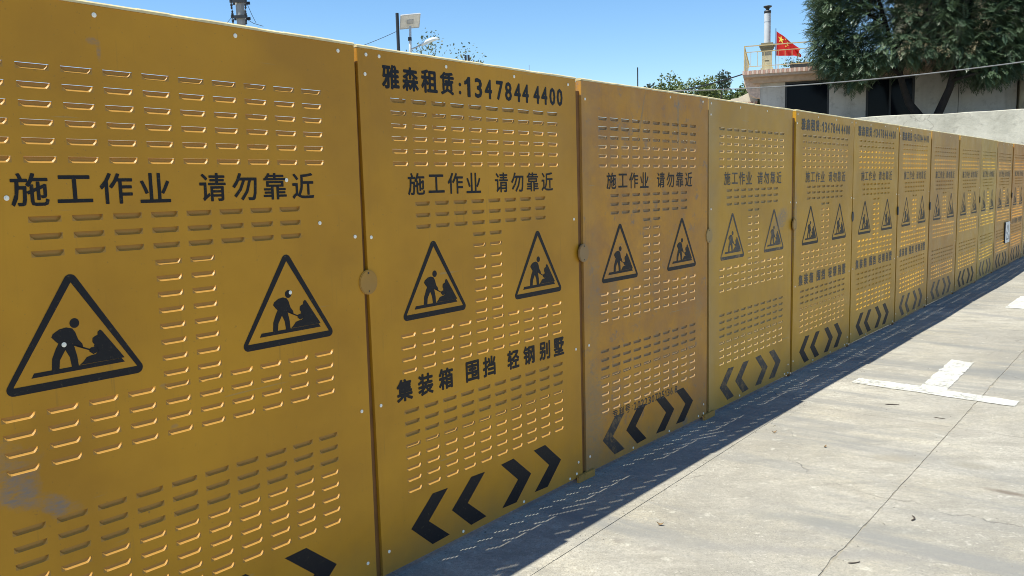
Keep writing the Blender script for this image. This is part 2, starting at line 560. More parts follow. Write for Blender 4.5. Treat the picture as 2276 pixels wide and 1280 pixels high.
# folded returns round the sheet
sheet.poly([(PW0, 0, ZB), (PW0, 0, 1.985), (PW0, 0.03, 1.985), (PW0, 0.03, ZB)])
sheet.poly([(PW1, 0, 1.985), (PW1, 0, ZB), (PW1, 0.03, ZB), (PW1, 0.03, 1.985)])
sheet.poly([(PW0, 0, 1.985), (PW1, 0, 1.985), (PW1, 0.03, 1.985), (PW0, 0.03, 1.985)])
sheet.poly([(PW0, 0, ZB), (PW0, 0.03, ZB), (PW1, 0.03, ZB), (PW1, 0, ZB)])
sheet_me = sheet.mesh('sheet', M_frame)
rows_mb = MB()
for (zc, cs) in ROWS:
    for c_ in cs: louvre_mb(rows_mb, c_, zc + H_ / 2)
louvre_rows_me = rows_mb.mesh('louvre_rows', M_frame)

# raised fold beside the left edge, with its seam line
fold = MB(); fold.box(0.0245, 0.041, -0.0022, -0.0004, 0.024, 1.983)
fold_me = fold.mesh('edge_strip', M_frame)
# top capping: narrow angle that catches the sun, slightly uneven
cap = MB()
xs = [PW0 - .001 + (PW1 - PW0 + .002) * i / 14 for i in range(15)]
for i in range(14):
    a = 1.996 + random.uniform(-.0012, .0012)
    n = len(cap.v)
    for x in (xs[i], xs[i + 1]):
        cap.v += [(x, -0.0030, 1.9855), (x, -0.0030, a - .0045), (x, 0.0015, a), (x, 0.036, a), (x, 0.036, 1.9855)]
    for k in range(5):
        cap.f.append((n + k, n + (k + 1) % 5, n + 5 + (k + 1) % 5, n + 5 + k))
    cap.f.append(tuple(n + k for k in reversed(range(5)))); cap.f.append(tuple(n + 5 + k for k in range(5)))
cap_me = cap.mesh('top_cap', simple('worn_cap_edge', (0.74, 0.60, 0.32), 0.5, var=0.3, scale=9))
post = MB(); post.box(PW0 + .001, PW0 + .026, 0.031, 0.046, 0.0, 1.98)
post_me = post.mesh('side_post', M_frame)
# round lock plate
lk = MB(); N = 28
ring = [(0.042 * math.cos(2 * math.pi * i / N), 0.045 * math.sin(2 * math.pi * i / N)) for i in range(N)]
lk.prism(ring, -0.011, -0.004, 'y')
rg = [(0.0385 * math.cos(2 * math.pi * i / N), 0.0415 * math.sin(2 * math.pi * i / N)) for i in range(N)]
lk.prism(rg, -0.0125, -0.0112, 'y')
lock_me = lk.mesh('lock_plate', M_frame)
dh = MB(); dh.prism([(0.022 * math.cos(2 * math.pi * i / N), 0.043 * math.sin(2 * math.pi * i / N)) for i in range(N)], -0.012, -0.003, 'y')
dark_me = dh.mesh('lock_plate', M_darkmetal)
lkd = MB()
lkd.box(-.003, .003, -.0138, -.0127, .030, .037); lkd.box(-.002, .002, -.0138, -.0127, -.036, -.030)
lockmark_me = lkd.mesh('rivet_marks', M_darkmetal)
# screw with washer
sw = MB()
sw.prism([(0.0062 * math.cos(2 * math.pi * i / 12), 0.0066 * math.sin(2 * math.pi * i / 12)) for i in range(12)], -0.0022, -0.0003, 'y')
sw.prism([(0.0032 * math.cos(2 * math.pi * i / 8), 0.0032 * math.sin(2 * math.pi * i / 8)) for i in range(8)], -0.0042, -0.0023, 'y')
screw_me = sw.mesh('screw', M_white_dot)


def rail_me(z0, z1, d):
    mb = MB(); mb.box(PW0 + .03, PW1 - .03, 0.0012, d, z0, z1)
    return mb.mesh('rail', M_frame)


seam_shade = MB(); seam_shade.box(-.0035, PW0 - .0015, .010, .026, 0.0, 1.935)  # added strip whose dark brown stands in for the shade down the seam gap
M_seam_shade = simple('seam_shade_brown', (0.20, 0.085, 0.02), 0.6, var=0.3)
seam_shade_me = seam_shade.mesh('seam_shade_strip', M_seam_shade)

# ---- lettering: real glyph outlines turned into thin flat print
_glyph = {}


def glyph(ch, bold):
    key = (ch, bold)
    if ch == '1' and key not in _glyph:      # the built-in font's 1 is a bare bar: draw one with its flag
        _glyph[key] = ([(.56, 0), (1, 0), (1, 1), (.66, 1), (.50, .90), (.28, .82), (0, .765), (0, .635), (.30, .67), (.56, .74)],
                       [(0, 1, 2, 3, 4, 9), (4, 5, 8, 9), (5, 6, 7, 8)], 0, 1, 0, 1)
    if key not in _glyph:
        cu = bpy.data.curves.new('glyph', 'FONT')
        cu.body = ch; cu.size = 1.0; cu.offset = bold; cu.resolution_u = 2
        ob = bpy.data.objects.new('glyph', cu)
        col.objects.link(ob)
        dg = bpy.context.evaluated_depsgraph_get()
        me = bpy.data.meshes.new_from_object(ob.evaluated_get(dg))
        vs = [tuple(v.co[:2]) for v in me.vertices]
        fs = [tuple(p.vertices) for p in me.polygons]
        bpy.data.objects.remove(ob); bpy.data.curves.remove(cu); bpy.data.meshes.remove(me)
        x0 = min(v[0] for v in vs); x1 = max(v[0] for v in vs); y0 = min(v[1] for v in vs); y1 = max(v[1] for v in vs)
        _glyph[key] = (vs, fs, x0, x1, y0, y1)
    return _glyph[key]


def put(mb, ch, x0, x1, z0, z1, bold=0.0, y=-0.0009):
    """bold = metres added all round by overprinting the outline"""
    if bold > 0:
        k = bold
        for i, (dx, dz) in enumerate(((0, 0), (1, 0), (-1, 0), (0, 1), (0, -1), (.7, .7), (-.7, -.7), (.7, -.7), (-.7, .7))):
            put1(mb, ch, x0 + k + dx * k, x1 - k + dx * k, z0 + k + dz * k, z1 - k + dz * k, 0.0, y - i * 0.00003)
    else:
        put1(mb, ch, x0, x1, z0, z1, 0.0, y)


def put1(mb, ch, x0, x1, z0, z1, bold=0.0, y=-0.0009):
    vs, fs, a0, a1, b0, b1 = glyph(ch, bold)
    n = len(mb.v)
    for (x, yy) in vs:
        mb.v.append((x0 + (x - a0) / (a1 - a0) * (x1 - x0), y, z0 + (yy - b0) / (b1 - b0) * (z1 - z0)))
    mb.f += [tuple(n + i for i in f) for f in fs]


slogan = MB(); slogan2 = MB()
for i, ch in enumerate('施工作业'):
    x = 0.242 + .1093 * i
    w = .090; zz = (1.461, 1.545)
    if ch == '工': zz = (1.467, 1.539)
    put(slogan, ch, x, x + w, zz[0], zz[1], 0.0013)
for i, ch in enumerate('请勿靠近'):
    x = 0.751 + .1093 * i
    put(slogan2, ch, x, x + .087, 1.460, 1.545, 0.0013)
slogan2_me = slogan2.mesh('warning_lettering', M_black)
slogan_me = slogan.mesh('warning_lettering', M_black)
head = MB(); dig = MB()
for ch, x0, x1 in zip('雅森租赁', (.136, .237, .335, .438), (.222, .321, .424, .518)):
    put(head, ch, x0, x1, 1.851, 1.940, 0.0030)
put(dig, ':', .545, .560, 1.858, 1.905, 0.002)
for ch, xc in zip('13478444400', (.601, .665, .727, .801, .859, .921, .978, 1.058, 1.116, 1.178, 1.235)):
    w = .046 if ch != '1' else .036
    put(dig, ch, xc - w / 2 - (.004 if ch == '1' else 0), xc + w / 2 - (.004 if ch == '1' else 0), 1.851, 1.932, 0.0028)
head_me = head.mesh('company_lettering', M_black)
dig_me = dig.mesh('phone_number', M_black)
tx = {'集': .137, '装': .250, '箱': .365, '围': .526, '挡': .634, '轻': .798, '钢': .912, '别': 1.032, '墅': 1.144}
trade_mes = []
for word in ('集装箱', '围挡', '轻钢别墅'):
    mb = MB()
    for ch in word: put(mb, ch, tx[ch], tx[ch] + .084, 0.672, 0.760, 0.0030)
    trade_mes.append(mb.mesh('trade_lettering', M_black))
pat = MB()
for i, ch in enumerate('专利号'):
    put(pat, ch, .278 + i * .062, .278 + i * .062 + .050, .250, .296, 0.0008)
put(pat, ':', .472, .478, .258, .282, 0.0)
x = .492
for ch in '202230705136.8':
    w = .030 if ch not in '1.' else (.014 if ch == '1' else .006)
    put(pat, ch, x, x + w, .248, .292 if ch != '.' else .255, 0.0007)
    x += w + .0085
patent_me = pat.mesh('patent_lettering', M_black_worn)


def stroke_chev(mb, x0, flip):
    pts = [(.213, .258), (.125, .262), (0, .155), (.113, .052), (.213, .057), (.097, .155)]
    if flip: pts = [(.213 - a, b) for a, b in pts]
    mb.prism([(x0 + a, b) for a, b in pts], -0.0009, -0.0002, 'y')


chev_meshes = []
for x0, fl in ((.180, False), (.412, False), (.733, True), (.970, True)):
    mb = MB(); stroke_chev(mb, x0, fl); chev_meshes.append(mb.mesh('chevron', M_black))


def outline_ring(mb, outer, inner, y0=-0.0009, y1=-0.0002):
    k = len(outer); n = len(mb.v)
    mb.v += [(a, y0, b) for a, b in outer] + [(a, y0, b) for a, b in inner]
    for i in range(k):
        j = (i + 1) % k
        mb.f.append((n + i, n + j, n + k + j, n + k + i))


def rounded_tri(w, h, z0, r, seg=7):
    C = [(0, z0 + h), (-w / 2, z0), (w / 2, z0)]
    # round each corner with an arc around the inset point
    out = []
    s = math.hypot(w / 2, h)
    ctr = [(0, z0 + h - r * s / (w / 2)), None, None]
    # lower corners: distance r from base and side
    a = math.atan2(h, w / 2) / 2
    dx = r / math.tan(a)
    ctr[1] = (-w / 2 + dx, z0 + r); ctr[2] = (w / 2 - dx, z0 + r)
    base_ang = math.atan2(h, w / 2)
    arcs = [(ctr[0], math.pi / 2 - (math.pi / 2 - 0) + 0, 0)]
    def arc(c, a0, a1):
        for i in range(seg + 1):
            t = a0 + (a1 - a0) * i / seg
            out.append((c[0] + r * math.cos(t), c[1] + r * math.sin(t)))
    nr = math.pi / 2 - base_ang          # outward normal angle of right side
    arc(ctr[0], nr, math.pi - nr)
    arc(ctr[1], math.pi - nr, 1.5 * math.pi)
    arc(ctr[2], -math.pi / 2, nr)
    return out


tri = MB()
W0, H0 = 0.384, 0.322
o1 = rounded_tri(W0, H0, 0.003, 0.0175)
i1 = rounded_tri(0.325, 0.262, 0.0245, 0.0012)
outline_ring(tri, o1, i1)
tri_me = tri.mesh('triangle_border', M_black)
fig = MB()
def fp(pts): fig.prism(pts, -0.0009, -0.0002, 'y')
fp([(-.117, .042), (.128, .0435), (.120, .0555), (-.110, .0545)])
fp([(.001 + .0125 * math.cos(2 * math.pi * i / 20), .174 + .0135 * math.sin(2 * math.pi * i / 20)) for i in range(20)])
fp([(-.040, .058), (-.040, .058)] and [(-.066, .055), (-.047, .055), (-.044, .078), (-.028, .104), (-.018, .082), (-.015, .055), (.003, .055), (.001, .083), (-.004, .108),
    (-.009, .119), (.006, .108), (.019, .100), (.017, .114), (.007, .128), (.001, .149), (-.006, .160), (-.021, .165), (-.039, .162), (-.056, .152), (-.060, .143), (-.050, .130), (-.044, .124), (-.052, .110), (-.063, .085)])
fp([(-.009, .1135), (.036, .0915), (.037, .0955), (-.007, .1175)])
fp([(.034, .096), (.040, .100), (.056, .099), (.060, .086), (.044, .080), (.034, .089)])
fp([(.128, .056), (.126, .060), (.072, .142), (.067, .146), (.060, .141), (.059, .132), (.052, .130), (.045, .125), (.044, .114), (.049, .106), (.046, .101), (.055, .098), (.058, .086), (.050, .079),
    (.040, .078), (.026, .075), (.020, .068), (.014, .062), (.006, .056)])
worker_me = fig.mesh('worker_emblem', M_black)

S0 = 2.0
VAR = {}
olive = (0.60, 0.282, 0.015)
specs = {
    # index: (paint, header, trade, patent, label, rail length variants)
    -2: dict(p=dict(base=olive, worn=.05, seed=1.0), head=0, trade=0, lab='plain yellow louvred hoarding panel beyond the left edge of the photo'),
    -1: dict(p=dict(base=olive, worn=.02, seed=2.3, smudges=((.20, .735, .045, .05, 0, .65), (.285, .665, .025, .03, .4, .65), (.13, .80, .10, .07, 0, .45), (.23, .70, .12, .025, -.5, .45), (.475, 1.892, .018, .010, 0, .6), (.487, 1.872, .007, .03, 0, .5),
                                                               (.62, .80, .012, .01, 0, .4), (.60, .93, .016, .008, 0, .5))), head=0, trade=0,
             lab='nearest yellow hoarding panel, at the left edge, blue grey scuff low on it'),
    0: dict(p=dict(base=olive, worn=.04, seed=5.2), head=1, trade=1, lab='second hoarding panel from the left, the largest one with a phone number on top'),
    1: dict(p=dict(base=(0.61, 0.28, 0.024), worn=.22, seed=9.4, rust=.85, edge_grey=.2, smudges=((.995, 1.83, .012, .16, 0, .9), (.59, 1.84, .008, .17, -.3, .8), (.10, .30, .10, .26, 0, .7), (.12, .9, .05, .3, 0, .4), (.30, .93, .04, .10, 0, .5), (1.25, .75, .05, .1, 0, .4), (.75, .62, .02, .03, 0, .7)), grey=(0.27, 0.20, 0.11)), head=0, trade=0, patent=1,
            lab='rust stained yellow hoarding panel with a small patent number above its arrows'),
    2: dict(p=dict(base=(0.60, 0.315, 0.025), worn=.14, seed=12.9, edge_grey=.5, smudges=((1.187, 1.21, .10, .07, .5, .75), (1.07, 1.15, .08, .05, .8, .5))), head=0, trade=0,
            lab='yellow hoarding panel with a grey smear over its right warning triangle'),
    3: dict(p=dict(base=(0.60, 0.315, 0.025), worn=.15, seed=17.1, smudges=((.03, 1.2, .05, .3, 0, .5),)), head=1, trade=1, lab='yellow hoarding panel with phone number, second of the four numbered ones counted from the left'),
    4: dict(p=dict(base=(0.60, 0.325, 0.034), worn=.2, seed=21.7), head=1, trade=1, lab='yellow hoarding panel with phone number, third of the four numbered ones counted from the left'),
    5: dict(p=dict(base=(0.60, 0.32, 0.040), worn=.22, seed=24.2), head=1, trade=1, lab='farthest yellow hoarding panel that carries a phone number on top'),
    6: dict(p=dict(base=(0.56, 0.31, 0.06), worn=.35, seed=28.5, rust=.35), head=0, trade=0, lab='blotchy rust tinged hoarding panel just beyond the last numbered one'),
    7: dict(p=dict(base=(0.57, 0.32, 0.05), worn=.25, seed=31.8), head=0, trade=0, lab='narrow looking hoarding panel, second beyond the last numbered one'),
    8: dict(p=dict(base=(0.56, 0.34, 0.05), worn=.25, seed=35.6), head=0, trade=0, lab='olive tinted far hoarding panel, just left of the one with the white board'),
    9: dict(p=dict(base=(0.56, 0.30, 0.06), worn=.3, seed=38.9), head=0, trade=0, lab='far hoarding panel behind the small white hanging board'),
    10: dict(p=dict(base=(0.60, 0.29, 0.05), worn=.3, seed=42.4, rust=.3), head=0, trade=1, lab='farthest hoarding panel in view, reddish, cut by the right edge'),
    11: dict(p=dict(base=(0.56, 0.34, 0.09), worn=.3, seed=45.0), head=0, trade=0, lab='last hoarding panel of the row, beyond the right edge of the photo'),
}
RV = {}                                    # rail depth variants: how far each row of shade reaches
SCREWS = [(.060, 1.962), (.480, 1.962), (.905, 1.962), (1.300, 1.958), (.056, 1.896), (.052, 1.312), (1.335, 1.318),
          (.060, .684), (1.330, .680), (.055, .106), (.477, .038), (.890, .038), (1.326, .098), (1.318, .040), (1.258, .037)]
rnd = random.Random(11)
for idx in range(-2, 12):
    sp = specs[idx]
    a = Vector(SEAM[idx + 2]); b = Vector(SEAM[idx + 3])
    d = b - a
    ang = math.atan2(d.y, d.x)
    w = d.length
    root = empty('hoarding_panel', (a.x, a.y, 0), ang)
    root.scale = (w / 1.372, 1, 1)
    root.rotation_euler = (R(rnd.uniform(-.25, .25)), R(rnd.uniform(-.12, .12)), ang)
    root.location.z = rnd.uniform(-.002, .005)
    tag(root, sp['lab'], 'hoarding panel', 'yellow louvred hoarding panels')
    mat = panel_paint('panel_paint', **sp['p'])
    link('sheet', sheet_me, root, mat)
    if -1 <= idx <= 3:
        for (zc, cs) in ROWS:
            for c_ in cs:
                link('louvre', louvre_me, root, mat, (c_, 0, zc))
    else:
        o = link('louvre_rows', louvre_rows_me, root, mat)
        o['kind'] = 'stuff'
    link('edge_strip', fold_me, root, mat)
    link('top_cap', cap_me, root)
    link('side_post', post_me, root)
    link('seam_shade_strip', seam_shade_me, root)
    o = link('side_post', post_me, root); o.location.x = PW1 - PW0 - .027
    top_d = {-1: .018, 0: .0330, 1: .0415, 2: .0285, 3: .0335, 4: .0335, 5: .0335}.get(idx, .0415)
    mid_d = {-1: .0370, 0: .0442, 1: .0442}.get(idx, .041)
    low_d = {-1: .0383, 0: .0388, 2: .0455}.get(idx, .0395)
    # rails: top, behind the slogan, behind the trade line, foot
    for (z0, z1, dd) in ((1.925, 1.984, top_d), (1.475, 1.535, mid_d), (0.690, 0.750, low_d), (0.025, 0.07, .045)):
        link('rail', rail_me(z0, z1, dd), root)
    for k, (x, z) in enumerate(SCREWS):
        if idx not in (-1, 0) and rnd.random() < 0.25: continue
        if idx == -1 and x < .2: continue
        if idx > 5 and rnd.random() < .6: continue
        if idx == 0 and k == 0:
            link('screw', screw_me, root, None, (.127, 0, 1.964))
        link('screw', screw_me, root, None, (x + rnd.uniform(-.006, .006), 0, z + rnd.uniform(-.004, .004)))
    if idx == -1:
        for x, z in ((1.183, 1.376), (1.049, 1.153), (1.058, 1.522), (.335, 1.095), (.232, 1.483)):
            link('screw', screw_me, root, None, (x, 0, z))
    pm = M_black if idx in (-1, 0, 1) else (M_black_worn if idx > 1 else None)
    link('warning_lettering', slogan_me, root, pm); link('warning_lettering', slogan2_me, root, pm)
    for (cx, sx) in ((.365, .98), (1.040, .98)):
        bm_ = M_black if not (idx == 2) else M_black_worn
        o = link('warning_triangle', tri_me, root, bm_, (cx, 0, .979)); o.scale = (sx, 1, .975)
        e_ = link('worker_emblem', worker_me, o, bm_)
    if sp['head']: 
        link('company_lettering', head_me, root, pm); link('phone_number', dig_me, root, pm)
    if sp['trade']:
        for tm_ in trade_mes: link('trade_lettering', tm_, root, M_black_worn if idx == 10 else pm)
    if sp.get('patent'): link('patent_lettering', patent_me, root)
    for k, cm in enumerate(chev_meshes):
        o = link('chevron', cm, root, M_black_worn if (idx == 1 and k == 0) or idx in (2, 5, 6, 8) else M_black)
    if -1 <= idx:
        if idx <= 3 :
            lp_ = link('lock_plate', lock_me, root, mat, (.017, 0, 1.153))
            q_ = link('rivet_marks', lockmark_me, lp_); q_['kind'] = 'stuff'
        elif idx in (4, 5, 6, 8, 10):
            link('lock_plate', dark_me, root, None, (.010, 0, 1.153))

# foot plates that bridge the seams, and loose things on the fence
for i, sidx in enumerate((3, 4)):
    mb = MB(); mb.box(-.060, .080, -.016, -.002, 0.0, .036); mb.box(-.064, .010, -.0175, -.0163, 0.005, .031)
    o = mb.build('foot_plate', M_frame)
    a = Vector(SEAM[sidx]); b = Vector(SEAM[sidx + 1]); d = b - a
    o.location = (a.x, a.y, 0); o.rotation_euler = (0, 0, math.atan2(d.y, d.x))
    tag(o, ('small yellow steel foot plate bridging the seam before the rust stained panel', 'small yellow steel foot plate at the far seam of the rust stained panel')[i], 'foot plate', 'foot plates')

# small white board hanging on the far panel
a = Vector(SEAM[11]); b = Vector(SEAM[12]); ang = math.atan2((b - a).y, (b - a).x)
sg = empty('hanging_board', (a.x, a.y, 0), ang)
tag(sg, 'small white board with a dark drawing hanging on a far panel', 'board')
mb = MB(); mb.box(.86, 1.25, -.020, -.010, .40, .735); mb.build('board', simple('white_board', (0.85, 0.84, 0.78), 0.5), sg)
mb = MB(); mb.box(.845, .859, -.020, -.004, .40, .735); mb.build('board_edge', M_darkmetal, sg)
mb = MB()
mb.prism([(1.02, .69), (1.04, .69), (.95, .55), (.93, .55)], -.0215, -.0205, 'y')
mb.prism([(1.06, .69), (1.08, .69), (1.17, .56), (1.15, .56)], -.0215, -.0205, 'y')
mb.prism([(1.03, .57), (1.05, .57), (.98, .45), (.96, .45)], -.0215, -.0205, 'y')
mb.prism([(.96, .45), (1.14, .45), (1.14, .465), (.96, .465)], -.0230, -.0220, 'y')
mb.prism([(1.14, .47), (1.16, .47), (1.11, .53), (1.09, .53)], -.0215, -.0205, 'y')
mb.build('drawing', simple('board_ink', (0.06, 0.06, 0.07), 0.5), sg)

# ------------------------------------------------------------------ building beyond the wall
B = Vector((0.94993, -0.31248, 0)); K = Vector((0.31248, 0.94993, 0))
BO = Vector((7.59, 26.92, 0))
BANG = math.atan2(B.y, B.x)
M_wall = NT('cement_render')
v = M_wall.coord('Object')
c = M_wall.mix(M_wall.ramp(M_wall.noise(v, 1.2, 6, 0.65), 0.3, 0.7), (0.42, 0.40, 0.37), (0.58, 0.55, 0.50))
vs = M_wall.coord('Object', scale=(6, 6, 0.5))
c = M_wall.mix(M_wall.ramp(M_wall.noise(vs, 1.0, 5), 0.5, 0.75, 0, 0.5), c, (0.32, 0.29, 0.25))
M_wall.bump(M_wall.noise(v, 12, 5), 0.3, 0.01)
c = M_wall.mix(M_wall.ramp(M_wall.noise(v, 3.5, 8, 0.75), 0.52, 0.66, 0, 0.5), c, (0.26, 0.235, 0.20))
M_wall = M_wall.done(c, 0.9)
M_cream = simple('cream_render', (0.66, 0.61, 0.49), 0.9, var=0.18, scale=1.5, bump=0.2)
M_yellowwall = simple('pale_yellow_render', (0.40, 0.355, 0.23), 0.9, var=0.15, scale=1.0)
M_white = simple('white_trim', (0.72, 0.71, 0.68), 0.7, var=0.1)
M_brick = simple('pink_brick', (0.45, 0.27, 0.21), 0.9, var=0.25, scale=14)
M_brick2 = simple('pale_brick', (0.60, 0.46, 0.38), 0.9, var=0.25, scale=14)
M_soffit = simple('soffit_render', (0.48, 0.36, 0.27), 0.9, var=0.15)
M_glass = NT('dark_glass').done((0.004, 0.005, 0.009), 0.12, 0, 0.08)
M_door = simple('dark_opening', (0.02, 0.018, 0.018), 0.6)
M_shutter = simple('brown_shutter', (0.16, 0.13, 0.11), 0.7, var=0.25, scale=4)
M_rail = simple('yellow_railing_paint', (0.50, 0.39, 0.20), 0.5)
M_stain = simple('stainless_pipe', (0.55, 0.56, 0.58), 0.45, 0.0, var=0.06)

rg_ = MB(); up_z = 2.45
def bp(u, o, z=0.0):
    p = BO + B * u + K * o
    return (p.x, p.y, z)
wq = lambda k, o: (10.37 + .783 * k + .622 * o, 23.04 - .622 * k + .783 * o)
rg_.prism([wq(-3, .15), bp(-6, -1.2)[:2], bp(-6, 24)[:2], bp(26, 24)[:2], wq(14.9, .15)][::-1], -0.05, up_z)
rt_ground = rg_.build('raised_ground', M_earth)
tag(rt_ground, kind='structure')

bld = empty('house', bp(0, 0), BANG)
tag(bld, 'single storey grey house with a roof terrace behind the concrete wall', 'house')
Y0 = 0.55
def bb(name, mat, *boxes, parent=bld):
    mb = MB()
    for q in boxes: mb.box(*q)
    return mb.build(name, mat, parent)
# facade with two openings cut through
bb('wall', M_wall, (.54, 1.31, Y0, Y0 + .25, up_z, 4.83), (1.31, 2.65, Y0, Y0 + .25, 4.66, 4.83), (1.31, 2.65, Y0, Y0 + .25, up_z, 3.25),
   (2.65, 3.73, Y0, Y0 + .25, up_z, 4.83), (3.73, 5.13, Y0, Y0 + .25, 4.62, 4.83), (5.13, 7.90, Y0, Y0 + .25, up_z, 4.83),
   (.54, .79, Y0 + .252, 6.0, up_z, 4.83), (7.65, 7.90, Y0 + .252, 6.0, up_z, 4.83), (.54, 7.9, 6.002, 6.2, up_z, 4.83))
# seam in the wall and the rougher pier beside it
bb('wall_seam', M_door, (6.33, 6.345, Y0 - .004, Y0 + .01, up_z, 4.82))
wnd = bb('window', M_darkmetal, (1.312, 1.37, Y0 + .04, Y0 + .14, 3.25, 4.658), (2.59, 2.648, Y0 + .04, Y0 + .14, 3.25, 4.658),
         (1.37, 2.59, Y0 + .04, Y0 + .14, 4.60, 4.658))
bb('pane', M_glass, (1.371, 2.589, Y0 + .08, Y0 + .09, 3.25, 4.599), parent=wnd)
dr = bb('doorway', M_darkmetal, (3.732, 3.80, Y0 + .03, Y0 + .15, up_z, 4.618), (5.06, 5.128, Y0 + .03, Y0 + .15, up_z, 4.618),
        (3.80, 5.06, Y0 + .03, Y0 + .15, 4.55, 4.618), (4.40, 4.46, Y0 + .04, Y0 + .14, up_z, 4.55))
bb('pane', M_glass, (3.80, 4.40, Y0 + .08, Y0 + .09, up_z, 4.55), parent=dr)
bb('pane', M_glass, (4.46, 5.06, Y0 + .08, Y0 + .09, up_z, 4.55), parent=dr)
# roof slab and fascia
bb('roof_slab', M_soffit, (.02, 7.93, 0.03, 6.2, 4.832, 4.905))
bb('fascia', M_soffit, (.30, 7.92, .30, Y0 - .01, 4.66, 4.831))
# corbel at the left end: concave steps
mb = MB()
cp = [(.02, 4.83)] + [(.02 + .50 * (1 - math.cos(t * math.pi / 16)), 4.83 - .62 * math.sin(t * math.pi / 16)) for t in range(0, 9)] + [(.535, 4.0), (.535, 4.83)]
mb.prism([(a, z) for a, z in cp[1:]], Y0 + .02, Y0 + .45, 'y')
mb.build('corbel', M_brick2, bld)
# brick coping: single soldier bricks
cop = empty('x'); bpy.data.objects.remove(cop)
for i in range(112):
    x = 0.0 + i * .0706
    mb = MB() if i < 2 else None
    if i == 0:
        m0 = MB(); m0.box(0, .062, 0, .24, 0, .125); brick_me = m0.mesh('brick', M_brick)
        brick_me.materials[0] = M_brick
    o = link('brick', brick_me, bld, M_brick if i % 2 else M_brick2, (x, random.uniform(-.004, .004), 4.907 + random.uniform(-.003, .003)))
bb('mortar', simple('mortar', (0.42, 0.38, 0.33), 0.95), (.005, 7.9, .012, .23, 4.906, 5.02))
bb('roof_deck', M_cream, (.03, 7.9, .245, 6.18, 4.906, 5.0))

# second storey, set back
up2 = empty('upper_storey_house', bp(4.6, 2.9), BANG)
tag(up2, 'pale yellow upper storey with brown shutter behind the big tree', 'house')
def ub(name, mat, *boxes): return bb(name, mat, *boxes, parent=up2)
ub('wall', M_yellowwall, (.5, 9.5, 0, 3.2, 5.0, 8.3))
ub('roof', M_white, (-.2, 9.8, -.3, 3.4, 8.302, 8.45))
ub('column', M_white, (3.56, 3.68, -.25, -.02, 5.0, 8.3))
sh = ub('shutter', M_shutter, (3.75, 6.2, -.06, -.01, 5.55, 7.6))
for i in range(12):
    bb('slat', M_shutter, (3.77 + i * .2, 3.93 + i * .2, -.085, -.062, 5.57, 7.58), parent=sh)
ub('shutter', M_door, (1.0, 2.4, -.04, -.01, 5.9, 7.4))

# cream pier / wing on the right, lit by the sun
wing = empty('cream_wing', bp(7.98, -0.25), BANG)
tag(wing, 'cream rendered wing with a white ledge at the right edge behind the tree', 'house wing')
bb('wall', M_cream, (0.0, 6.0, 0, 3.0, up_z, 5.25), parent=wing)
bb('ledge', M_white, (-.05, 6.1, -.12, 3.1, 5.252, 5.36), parent=wing)
bb('moulding', M_cream, (-.03, 6.05, -.05, -.002, 4.95, 5.02), parent=wing)

# low brick-capped outbuilding at the left of the house
lowb = empty('outbuilding', bp(-.75, 1.4), BANG)
tag(lowb, 'low pale outbuilding with brick cap peeping out left of the grey house', 'shed')
bb('wall', M_cream, (0, 1.2, 0, 1.8, up_z, 4.05), parent=lowb)
for i in range(17):
    link('brick', brick_me, lowb, M_brick if i % 3 else M_brick2, (-.02 + i * .0706, -.05, 4.052))
mb = MB()
mb.prism([(.25, 4.18), (1.18, 4.18), (1.15, 4.52), (.85, 4.50), (.55, 4.36), (.3, 4.33)], .3, 1.6, 'y')
mb.build('roof', M_cream, lowb)

# railing on the terrace
rl = empty('terrace_railing', bp(0, 0), BANG)
tag(rl, 'yellow painted steel railing along the roof terrace edge', 'railing')
YR = .14
bb('top_rail', M_rail, (.03, 6.0, YR, YR + .035, 5.80, 5.83), parent=rl)
bb('middle_rail', M_rail, (.06, 6.0, YR + .005, YR + .03, 5.615, 5.637), parent=rl)
bb('bottom_rail', M_rail, (.06, 6.0, YR + .005, YR + .03, 5.16, 5.18), parent=rl)
bb('post', M_rail, (.03, .068, YR, YR + .04, 5.03, 5.798), parent=rl)
for i in range(28):
    x = .24 + i * .209
    z0 = 5.03 if i % 5 == 4 else 5.10
    bb('baluster', M_rail, (x, x + .016, YR + .01, YR + .026, z0 if i % 5 == 4 else 5.181, 5.614), parent=rl)
    if i % 5 == 4:
        bb('post', M_rail, (x - .006, x + .024, YR + .006, YR + .034, 5.03, 5.159), parent=rl)
# side return with its filled triangle
bb('top_rail', M_rail, (.03, .062, YR + .04, 4.5, 5.80, 5.83), parent=rl)
bb('bottom_rail', M_rail, (.036, .058, YR + .045, 4.5, 5.16, 5.18), parent=rl)
bb('side_sheet', M_rail, (.040, .054, YR + .045, 3.5, 5.182, 5.60), parent=rl)
for i in range(10):
    bb('baluster', M_rail, (.04, .056, YR + .3 + i * .42, YR + .316 + i * .42, 5.601, 5.798), parent=rl)

